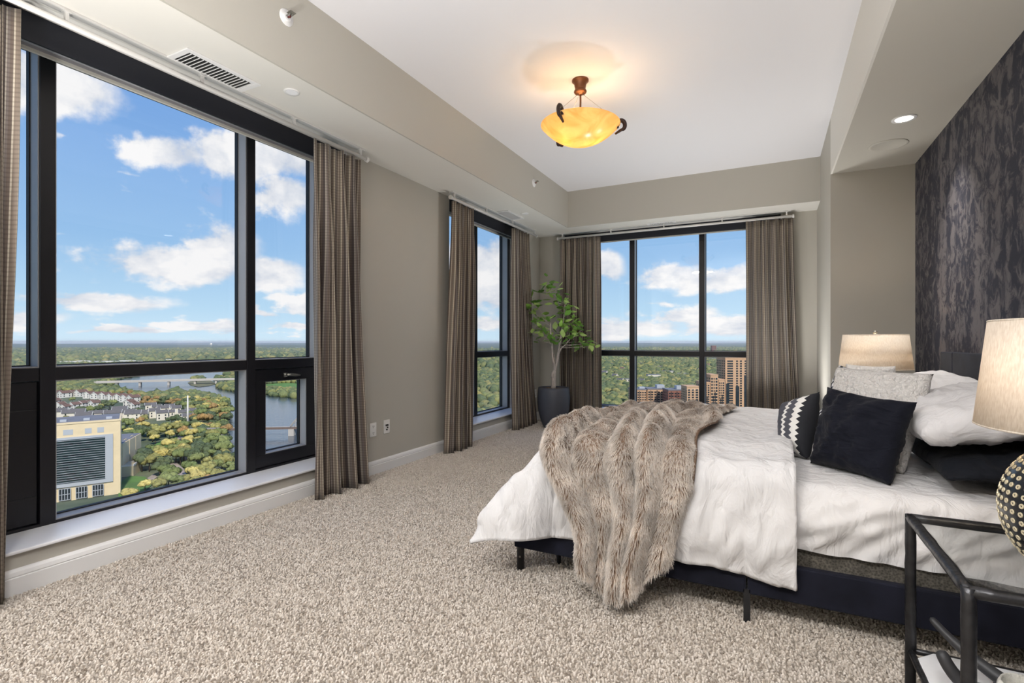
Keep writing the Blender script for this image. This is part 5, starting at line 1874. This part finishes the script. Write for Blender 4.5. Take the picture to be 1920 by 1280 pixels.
HOUSES = []
hr = random.Random(9)
def row(pts, wall, roof, ang, label, group, w=10.5, d=12, h=6.2):
    for u, v in pts:
        house(u, v, w * hr.uniform(.9, 1.15), d * hr.uniform(.9, 1.1), h * hr.uniform(.92, 1.1), ang + hr.uniform(-.12, .12), wall, roof, label, group)
        HOUSES.append((u, v))
row([(106, 744), (121, 745), (136, 743), (152, 743), (168, 746), (184, 747), (198, 748), (212, 750), (226, 750), (238, 753), (250, 754)], 'white', 'brownroof', .35,
    'white town house with brown roof in the row farthest from the office block', 'row of brown-roofed houses by the river trees', 9.6, 13)
row([(104, 760), (113, 766), (122, 772), (140, 768), (154, 765), (168, 763), (178, 765), (243, 762), (252, 768)], 'white', 'brownroof', .35,
    'white town house with brown roof in the middle row behind the office block', 'middle row of brown-roofed houses', 7.5, 9)
row([(112, 782), (132, 785), (146, 784), (158, 790), (184, 785), (212, 786), (225, 779), (238, 784), (250, 787), (262, 786)], 'cream', 'greyroof', -.55,
    'cream town house with grey roof just behind the office block', 'grey-roofed houses behind the office', 8.5, 13, 6.5)
row([(282, 771), (294, 773), (306, 776), (318, 772), (330, 776), (290, 783), (304, 787), (318, 785), (344, 786), (352, 792), (357, 782)], 'cream', 'greyroof', -.45,
    'cream town house with grey roof near the white utility pole', 'grey-roofed houses near the pole', 6.6, 9, 7)

# utility pole
p = gp(352, 803)
t = thing('utility_pole', 'tall white utility pole among the trees by the town houses', 'pole', p, sc=1)
b = MB(1.0); b.tube([p, p + Vector((0, 0, 30))], [.95, .5], 10); b.build('mast', BM['white'], t, smooth=True)
for z in (19.0, 24.5):
    b = MB(1.0); b.tube([p + Vector((-3 * CT, -3 * ST, z)), p + Vector((3 * CT, 3 * ST, z))], .14, 5); b.build('cross_arm', BM['steelgrey'], t)

# road bridge over the river
def bridge():
    a = gp(176, 726, 0); c = gp(470, 718, 0)
    deck = 9.0
    t = thing('road_bridge', 'long pale road bridge crossing the river upstream', 'bridge', (a + c) / 2, sc=1)
    F = frame_of(a, c); ln = F[3]
    b = MB(1.0); fbox(b, F, 0, ln, 0, 11, deck - 2.2, deck); b.build('deck', BM['concrete'], t)
    for d0 in (-.1, 10.7):
        b = MB(1.0); fbox(b, F, 0, ln, d0, d0 + .4, deck, deck + 1.1); b.build('railing', BM['concrete'], t)
    for k in (.13, .27, .45, .62, .76, .90):
        b = MB(1.0); fbox(b, F, ln * k - 1.6, ln * k + 1.6, 1.5, 9.5, -1, deck - 2.2); b.build('pier', BM['concrete'], t)
bridge()

# railway bridge with a steel truss span
def rail_bridge():
    a, c = gp(352, 822), gp(640, 815)
    deck = 7.5
    t = thing('railway_bridge', 'rusty railway bridge with a steel truss span over the near river', 'bridge', (a + c) / 2, sc=1)
    F = frame_of(a, c); ln = F[3]
    b = MB(1.0); fbox(b, F, 0, ln, 0, 4.5, deck - 1.7, deck); b.build('girder', BM['rust'], t)
    b = MB(1.0); fbox(b, F, 0, ln, 1.0, 3.5, deck, deck + .35); b.build('track', BM['steelgrey'], t)
    for k in (.20, .455, .665):
        b = MB(1.0); fbox(b, F, ln * k - 2.2, ln * k + 2.2, -1, 9, -1, deck - 1.7); b.build('pier', BM['concrete'], t)
    s0, s1, hh = ln * .652, ln * .97, 11.0
    o, al, n, _ = F
    pt = lambda s, d, z: o + al * s + n * d + Vector((0, 0, z))
    m = 8
    for d in (-.3, 4.8):
        b = MB(1.0)
        b.tube([pt(s0, d, deck), pt(s0 + 7, d, deck + hh * .8), pt(s0 + 14, d, deck + hh), pt(s1 - 9, d, deck + hh), pt(s1, d, deck)], .55, 5)
        b.build('top_chord', BM['steelgrey'], t)
        for k in range(1, m):
            s = s0 + (s1 - s0) * k / m
            z1 = deck + hh * min(1, (s - s0) / 9 * 1.0, (s1 - s) / 9)
            b = MB(1.0); b.tube([pt(s, d, deck), pt(s, d, z1)], .42, 5); b.tube([pt(s, d, z1), pt(s + (s1 - s0) / m * .95, d, deck)], .36, 5)
            b.build('truss_post', BM['steelgrey'], t)
rail_bridge()


def slab_tower(name, label, p0, p1, depth, H, wall, cols, floors, stripes=(), roof=None, wh=.62, ww=.62, cat='building', z0=3.0, roofbox=()):
    F = frame_of(p0, p1); ln = F[3]
    t = thing(name, label, cat, (p0 + p1) / 2, sc=1)
    b = MB(1.0); fbox(b, F, 0, ln, 0, depth, -3, H); b.build('body', BM[wall], t)
    b = MB(1.0); fbox(b, F, -.3, ln + .3, -.3, depth + .3, H, H + 1.2); b.build('parapet', BM[roof or wall], t)
    o_, a_, n_, _ = F
    b = MB(1.0)
    fh = (H - z0 - 1) / floors
    for i in range(floors):
        z = z0 + fh * i
        x = 0.0
        for c0, c1 in cols:
            fbox(b, F, ln * c0, ln * c1, -.12, .1, z, z + fh * wh)
        m = max(2, int(depth / 4.5))
        for k in range(m):
            d = depth * (k + .5) / m
            for e in (-.12, ln - .1):
                c = o_ + a_ * (e + .11) + n_ * d + Vector((0, 0, z + fh * wh / 2))
                b.obox(c, a_ * .12, n_ * 1.1, Vector((0, 0, fh * wh / 2)))
    w = b.build('window_rows', BM['dark'], t); w['kind'] = 'stuff'
    for s0, s1, za, zb in stripes:
        b = MB(1.0); fbox(b, F, ln * s0, ln * s1, -.25, .1, za * H, zb * H); b.build('glass_bay', BM['dark'], t)
    for a0, a1, d0, d1, hh in roofbox:
        b = MB(1.0); fbox(b, F, ln * a0, ln * a1, depth * d0, depth * d1, H, H + hh); b.build('roof_house', BM['silver'], t)
    return t


def far_city():
    base = 776
    q = lambda u, v=base: gp(u, v)
    # tall salmon tower
    f0 = HT * 960 / (base - 640)
    Htop = HT - (672 - 640) / 960 * f0
    slab_tower('apartment_tower', 'tall salmon concrete tower seen past the right curtain', q(1360), q(1432), 24, Htop, 'tan2',
               [(.05, .20), (.28, .33), (.38, .43), (.50, .60), (.64, .69), (.74, .84), (.90, .95)], 21, [(.02, .10, .05, .55), (.27, .36, .05, .50), (.49, .56, .05, .70), (.72, .80, .05, .75)], roofbox=[(.2, .6, .3, .7, 4)])
    # stepped salmon blocks in front of it
    for k, (u0, u1, vt) in enumerate(((1318, 1331.5, 718), (1332.5, 1346.5, 704), (1347.5, 1359, 713))):
        H = HT - (vt - 640) / 960 * (HT * 960 / (base + 4 - 640))
        slab_tower('apartment_block', ('lowest stepped salmon block next to the window upright', 'highest stepped salmon block with rounded top left of the tall tower', 'stepped salmon block touching the tall tower')[k],
                   q(u0, base + 4), q(u1, base + 4), 20, H, 'tan2', [(.08, .28), (.40, .52), (.66, .90)], 13 - k % 2, [(.30, .38, .03, .5), (.55, .64, .03, .6)])
    H = HT - (726 - 640) / 960 * (HT * 960 / (base + 8 - 640))
    slab_tower('apartment_block', 'stepped salmon block left of the window upright beside the brick flats', q(1288, base + 8), q(1312, base + 8), 18, H, 'tan2', [(.08, .25), (.38, .55), (.68, .88)], 11)
    # brick flats
    for k, (u0, u1, vt, wall, lab) in enumerate(((1186, 1212, 731, 'tan2', 'pale brick flats with balconies nearest the left window upright'), (1214, 1250, 730, 'tan2', 'wide pale brick flats in the middle of the far window'),
                                                (1253, 1286, 732, 'brick', 'red brick flats with white roof house in the far window'))):
        vb = 764 if k < 2 else 770
        H = HT - (vt - 640) / 960 * (HT * 960 / (vb - 640))
        slab_tower('brick_flats', lab, q(u0, vb), q(u1, vb), 22, H, wall, [(.04, .14), (.2, .3), (.36, .46), (.54, .64), (.7, .8), (.86, .96)], 6, [(.16, .19, .1, .95), (.48, .52, .1, .95)], 'flat', .55,
                   roofbox=[(.55, .95, .2, .6, 5)] if k else [(.6, 1.0, .3, .6, 3)])
    # low white row houses in front
    for k, u in enumerate((1196, 1206, 1218, 1228, 1250, 1262)):
        house(u, 768, 9, 8, 4.5, .4, 'white', 'flat', 'low white row house in front of the brick flats', 'row houses before the flats')
    # scattered pale buildings in the woods beyond
    for u, v, w, h, lab in ((1225, 712, 26, 11, 'cream flats standing alone in the autumn woods'), (1250, 700, 40, 6, 'long white low building in the woods'), (1276, 704, 34, 5, 'second long white low building in the woods'),
                            (1342, 676, 90, 10, 'white warehouse in front of the far hills'), (1254, 672, 50, 14, 'brownish building near the far hills'), (1178, 718, 14, 8, 'small pale house by the left window upright')):
        p = gp(u, v)
        a = Vector((CT, ST, 0)); n = Vector((-ST, CT, 0))
        t = thing('distant_building', lab, 'building', p, sc=1)
        b = MB(1.0); b.obox(p + Vector((0, 0, h / 2)), a * w / 2, n * w * .3, Vector((0, 0, h / 2))); b.build('body', BM['cream' if v != 672 else 'brick'], t)
        b = MB(1.0); b.obox(p + Vector((0, 0, h + .4)), a * (w / 2 + .4), n * (w * .3 + .4), Vector((0, 0, .4))); b.build('roof', BM['flat'], t)
        b = MB(1.0)
        for k in range(max(3, int(w / 5))):
            for z in range(max(1, int(h / 4))):
                b.obox(p + a * (-w / 2 + w * (k + .5) / max(3, int(w / 5))) - n * (w * .3 + .05) + Vector((0, 0, 1.8 + 3.6 * z)), a * .9, n * .1, Vector((0, 0, .8)))
        o = b.build('window_rows', BM['dark'], t); o['kind'] = 'stuff'
    slab_tower('apartment_tower', 'lone red brick tower on the far hillside', gp(1335, 664), gp(1343, 664), 22, HT * (1 - (648 - 640) / 24.0), 'brick', [(.1, .3), (.4, .6), (.7, .9)], 14)
    rh = random.Random(31)
    for k in range(26):
        u = rh.uniform(1120, 1345); v = rh.uniform(676, 722)
        if 1205 < u < 1290 and 694 < v < 716: continue
        house(u, v, rh.uniform(9, 15), rh.uniform(9, 14), rh.uniform(5, 8), rh.uniform(0, 3), rh.choice(('white', 'cream', 'cream')), rh.choice(('greyroof', 'brownroof')),
              'small pale house scattered in the woods seen through the far window', 'houses in the far woods')
    # white stadium-like sheds and water tower on the left skyline
    p = gp(396, 652)
    t = thing('water_tower', 'tiny white water tower on the left skyline', 'water tower', p, sc=1)
    b = MB(1.0); b.lathe([(.1, 30), (9, 33), (13, 40), (13, 52), (9, 58), (.1, 60)], p, 14); b.build('tank', BM['white'], t, smooth=True)
    b = MB(1.0); b.tube([p, p + Vector((0, 0, 31))], 4, 8); b.build('column', BM['white'], t)
    for k, (u, v, w, h) in enumerate(((410, 651, 260, 28), (150, 681, 120, 8), (230, 680, 160, 7), (330, 677, 170, 8), (400, 675, 120, 7), (510, 668, 120, 8), (560, 667, 160, 9), (505, 657, 160, 14), (556, 655, 130, 16))):
        p = gp(u, v)
        a = Vector((CT, ST, 0)); n = Vector((-ST, CT, 0))
        b = MB(1.0); b.obox(p + Vector((0, 0, h / 2)), a * w / 2, n * 15, Vector((0, 0, h / 2)))
        b.obox(p + Vector((w * .2, 0, h + 1)), a * w / 6, n * 6, Vector((0, 0, 1.5)))
        o = b.build('distant_shed', BM['white'])
        tag(o, 'low white industrial shed strung along the far river flats', 'building', 'white sheds on the far flats')
far_city()

# sculpture-like orange tree on the lawn and hand-placed autumn trees
EXCL = [(226, 920, 30)]
def blocked(u, v, f):
    if in_poly(u, v, WATER) and not in_poly(u, v, ISLAND): return True
    for p in LAWN + PATH:
        if in_poly(u, v, p): return True
    # office, annex and the open ground in front of the rows of houses
    if in_poly(u, v, [(20, 800), (104, 800), (226, 835), (290, 828), (292, 850), (262, 888), (236, 930), (232, 990), (20, 1010)]): return True
    return False


TREE_LABEL = {'dark green': 'dark green broad tree', 'green': 'fresh green broad tree', 'olive': 'olive green tree', 'yellow': 'yellow autumn tree', 'rust': 'rust-coloured autumn tree'}
def plant_tree(p, kind, s, label=None, group=None, rnd=random):
    o = bpy.data.objects.new('tree', rnd.choice(TREE_MESHES[kind]))
    COL.objects.link(o)
    o.location = p
    o.rotation_euler = (0, 0, rnd.uniform(0, 6.28))
    o.scale = (s, s, s * rnd.uniform(.85, 1.1))
    u, v, f = pix(p.x, p.y)
    where = ('on the green bank across the river' if u > 440 else 'in the park strip between office block and river' if v > 838 else 'round the lawn behind the stepped annex' if v > 796
             else 'among the town houses' if v > 752 and u < 362 else 'on the wooded point by the railway bridge' if v > 752 else 'in the woods beyond the town houses')
    tag(o, label or '%s %s' % (TREE_LABEL[kind], where), 'tree', group or ('%s trees %s' % (kind, where)))
    return o


rt = random.Random(21)
special = [(318, 824, 'yellow', .85, 'small bright orange-yellow tree alone on the lawn'), (372, 812, 'yellow', 1.15, None), (386, 815, 'yellow', 1.0, None), (360, 828, 'yellow', 1.1, None), (352, 842, 'yellow', 1.05, None), (340, 858, 'yellow', 1.0, None),
           (316, 846, 'yellow', 1.0, None), (306, 868, 'yellow', 1.1, None), (318, 866, 'yellow', 1.0, None), (330, 868, 'olive', 1.05, None), (300, 862, 'olive', 1.0, None),
           (380, 800, 'rust', 1.2, None), (392, 798, 'rust', 1.1, None), (270, 762, 'rust', 1.0, None), (258, 752, 'rust', 1.0, None), (284, 764, 'rust', 1.1, None), (244, 744, 'rust', 1.0, None), (230, 742, 'rust', .9, None), (276, 758, 'rust', 1.1, None), (292, 762, 'olive', 1.1, None),
           (372, 858, 'dark green', 1.25, None), (385, 862, 'dark green', 1.3, None), (378, 845, 'dark green', 1.25, None), (394, 850, 'green', 1.3, None), (405, 858, 'green', 1.3, None), (412, 845, 'green', 1.3, None), (420, 860, 'green', 1.2, None),
           (398, 832, 'olive', 1.3, None), (414, 826, 'green', 1.2, None), (386, 832, 'dark green', 1.2, None), (362, 872, 'dark green', 1.1, None), (368, 880, 'green', 1.1, None), (357, 866, 'green', 1.0, None),
           (272, 872, 'dark green', 1.1, None), (266, 884, 'dark green', 1.15, None), (280, 884, 'olive', 1.1, None), (290, 872, 'olive', .95, None), (284, 858, 'green', 1.0, None),
           (312, 900, 'green', 1.1, None), (322, 905, 'green', 1.1, None), (300, 893, 'dark green', 1.0, None), (310, 886, 'dark green', 1.0, None), (330, 918, 'green', 1.0, None), (316, 918, 'green', 1.0, None), (296, 930, 'olive', .9, None),
           (362, 905, 'yellow', .95, None), (376, 900, 'olive', 1.0, None), (390, 896, 'olive', 1.05, None), (402, 890, 'green', 1.0, None), (416, 885, 'olive', 1.1, None), (428, 884, 'olive', 1.1, None), (372, 914, 'yellow', 1.0, None), (384, 909, 'olive', .9, None), (352, 916, 'olive', .9, None),
           (398, 904, 'yellow', .8, None), (286, 828, 'olive', 1.1, None), (298, 822, 'olive', 1.15, None), (310, 818, 'olive', 1.1, None), (322, 814, 'green', 1.15, None), (332, 815, 'olive', 1.1, None), (276, 820, 'dark green', 1.0, None), (340, 802, 'dark green', 1.0, None),
           (246, 806, 'green', 1.0, None), (236, 800, 'green', 1.0, None), (330, 798, 'dark green', 1.0, None), (322, 796, 'dark green', 1.0, None), (264, 800, 'rust', .9, None), (270, 795, 'olive', .9, None),
           (258, 776, 'dark green', .9, None), (196, 764, 'dark green', 1.0, None), (205, 768, 'dark green', 1.1, None), (212, 764, 'green', 1.0, None), (186, 774, 'dark green', .9, None), (150, 778, 'dark green', 1.1, None), (160, 776, 'dark green', 1.1, None), (170, 778, 'green', 1.0, None), (136, 756, 'green', .8, None), (190, 768, 'olive', .8, None),
           (198, 792, 'green', .8, None), (124, 790, 'olive', .7, None), (180, 796, 'olive', .7, None)]
count = 0
for u, v, k, s, lab in special:
    plant_tree(gp(u, v), k, s * .98, lab, 'lone trees' if lab else None, rt); count += 1
# woods along the river and beyond the houses: nearest ones one by one
KW = ['dark green', 'green', 'green', 'olive', 'dark green', 'olive', 'rust', 'green', 'dark green', 'yellow']
tries = 0
placed = [gp(u, v).xy for u, v, *_ in special]
cand = []
while len(cand) < 6000:
    f = math.sqrt(rt.uniform(250 ** 2, 1100 ** 2)); u = rt.uniform(104, 700)
    v = 640 + HT * 960 / f
    if v < 700 or blocked(u, v, f): continue
    if in_poly(u, v, [(60, 733), (215, 738), (270, 752), (345, 770), (362, 800), (300, 812), (236, 808), (100, 830), (60, 830)]): continue
    cand.append((v, u))
cand.sort(reverse=True)
far_extra = []
grid = {}
for p in placed: grid.setdefault((int(p[0] // 12), int(p[1] // 12)), []).append(p)
for v, u in cand:
    p = gp(u, v)
    gx, gy = int(p.x // 12), int(p.y // 12)
    if any((p.x - q[0]) ** 2 + (p.y - q[1]) ** 2 < 7.0 ** 2 for i in (-1, 0, 1) for j in (-1, 0, 1) for q in grid.get((gx + i, gy + j), [])): continue
    grid.setdefault((gx, gy), []).append((p.x, p.y))
    if count < 300 and u < 600:
        plant_tree(p, rt.choice(KW), rt.uniform(.75, 1.15), None, None, rt); count += 1
    else:
        far_extra.append((p.x, p.y, rt.uniform(4.2, 6.4)))


# every other tree of the wide woods, too many and too small to count: one object
def forest():
    rg = np.random.default_rng(5)
    items = list(far_extra)
    for (u0, u1, f0, f1, n, r0, r1) in ((-500, 700, 90, 262, 420, 4, 6), (-500, -60, 262, 1200, 2200, 4, 7), (700, 1500, 120, 430, 700, 4, 6), (-60, 104, 300, 1000, 900, 4, 6.5), (-60, 700, 1000, 2000, 5200, 5, 8), (-60, 700, 1900, 5200, 9000, 9, 17), (700, 1060, 420, 1400, 2200, 4.5, 7.5), (760, 1060, 1400, 5000, 3000, 8, 16),
                                    (1060, 1480, 560, 1500, 4200, 5, 7.5), (1060, 1480, 1400, 2600, 5200, 6.5, 10), (1060, 1480, 2400, 5600, 6500, 10, 18)):
        u = rg.uniform(u0, u1, n); f = np.sqrt(rg.uniform(f0 ** 2, f1 ** 2, n))
        for a, c in zip(u, f):
            v = 640 + HT * 960 / c
            if blocked(a, v, c) or (v > 900 and 20 < a < 236): continue
            if in_poly(a, v, [(60, 733), (215, 738), (270, 752), (345, 770), (362, 800), (300, 812), (236, 808), (100, 830), (60, 830)]): continue
            if 1060 < a < 1480 and v > 745 and not (1060 < a < 1192): continue
            if 1320 < a < 1480 and v > 720: continue
            if 380 < a < 700 and 705 < v < 734: continue
            p = gp(a, v); items.append((p.x, p.y, rg.uniform(r0, r1)))
    bm = bmesh.new(); bmesh.ops.create_icosphere(bm, subdivisions=1, radius=1.0)
    V1 = np.array([v.co[:] for v in bm.verts]); F1 = np.array([[x.index for x in f.verts] for f in bm.faces]); bm.free()
    bm = bmesh.new(); bmesh.ops.create_icosphere(bm, subdivisions=2, radius=1.0)
    V2 = np.array([v.co[:] for v in bm.verts]); F2 = np.array([[x.index for x in f.verts] for f in bm.faces]); bm.free()
    built = []
    for o in bpy.data.objects:
        if o.parent is None and o.get('category') in ('building', 'house', 'bridge', 'water tower', 'pole'):
            obs = [o] + list(o.children)
            xs = np.concatenate([np.array([c.matrix_parent_inverse @ v.co + (o.location if c is not o else Vector()) for v in c.data.vertices])[:, :2] for c in obs if c.type == 'MESH'])
            built.append((xs.min(0), xs.max(0)))
    VV, FF, off = [], [], 0
    for x, y, r in items:
        if any(m0[0] - r < x < m1[0] + r and m0[1] - r < y < m1[1] + r for m0, m1 in built): continue
        d = math.hypot(x, y)
        V, F = (V2, F2) if d < 1500 else (V1, F1)
        k = 1 + rg.normal(0, .13 if d < 1500 else .16, (len(V), 1))
        h = r * rg.uniform(.75, 1.05)
        W = V * k * np.array([r, r, h]) + np.array([x, y, GZ + h * .55])
        VV.append(W); FF.append(F + off); off += len(V)
    VV = np.concatenate(VV).astype(np.float32); FF = np.concatenate(FF).astype(np.int32)
    me = bpy.data.meshes.new('woodland')
    me.vertices.add(len(VV)); me.vertices.foreach_set('co', VV.ravel())
    me.loops.add(FF.size); me.loops.foreach_set('vertex_index', FF.ravel())
    me.polygons.add(len(FF)); me.polygons.foreach_set('loop_start', np.arange(0, FF.size, 3, dtype=np.int32)); me.polygons.foreach_set('loop_total', np.full(len(FF), 3, dtype=np.int32))
    me.update(calc_edges=True)
    me.materials.append(mat_leaves('mixed_woodland_leaves', GREENS, 'island'))
    o = bpy.data.objects.new('woodland', me); COL.objects.link(o)
    tag(o, 'wide autumn woodland reaching to the hills', 'woodland', kind='stuff')
forest()


# ------------------------------------------------------------------ thin haze over the far country
def haze():
    m = bpy.data.materials.new('thin_haze')
    m.use_nodes = True
    N, L = m.node_tree.nodes, m.node_tree.links
    N.clear()
    out = N.new('ShaderNodeOutputMaterial')
    v = N.new('ShaderNodeVolumeScatter'); v.inputs['Color'].default_value = (.86, .93, 1, 1); v.inputs['Density'].default_value = 6.5e-5; v.inputs['Anisotropy'].default_value = 0.0
    L.new(v.outputs[0], out.inputs['Volume'])
    b2 = MB(1.0)
    b2.add(*[list(x) for x in ([(-27000, -6000, GZ - 5), (-900, -6000, GZ - 5), (-900, 1500, GZ - 5), (9000, 1500, GZ - 5), (9000, 27000, GZ - 5), (-27000, 27000, GZ - 5),
                                (-27000, -6000, GZ + 92), (-900, -6000, GZ + 92), (-900, 1500, GZ + 92), (9000, 1500, GZ + 92), (9000, 27000, GZ + 92), (-27000, 27000, GZ + 92)],
                               [(5, 4, 3, 2, 1, 0), (6, 7, 8, 9, 10, 11), (0, 1, 7, 6), (1, 2, 8, 7), (2, 3, 9, 8), (3, 4, 10, 9), (4, 5, 11, 10), (5, 0, 6, 11)])])
    o = b2.build('haze', m)
    tag(o, 'thin blue haze over the far woods', 'haze', kind='stuff')
haze()
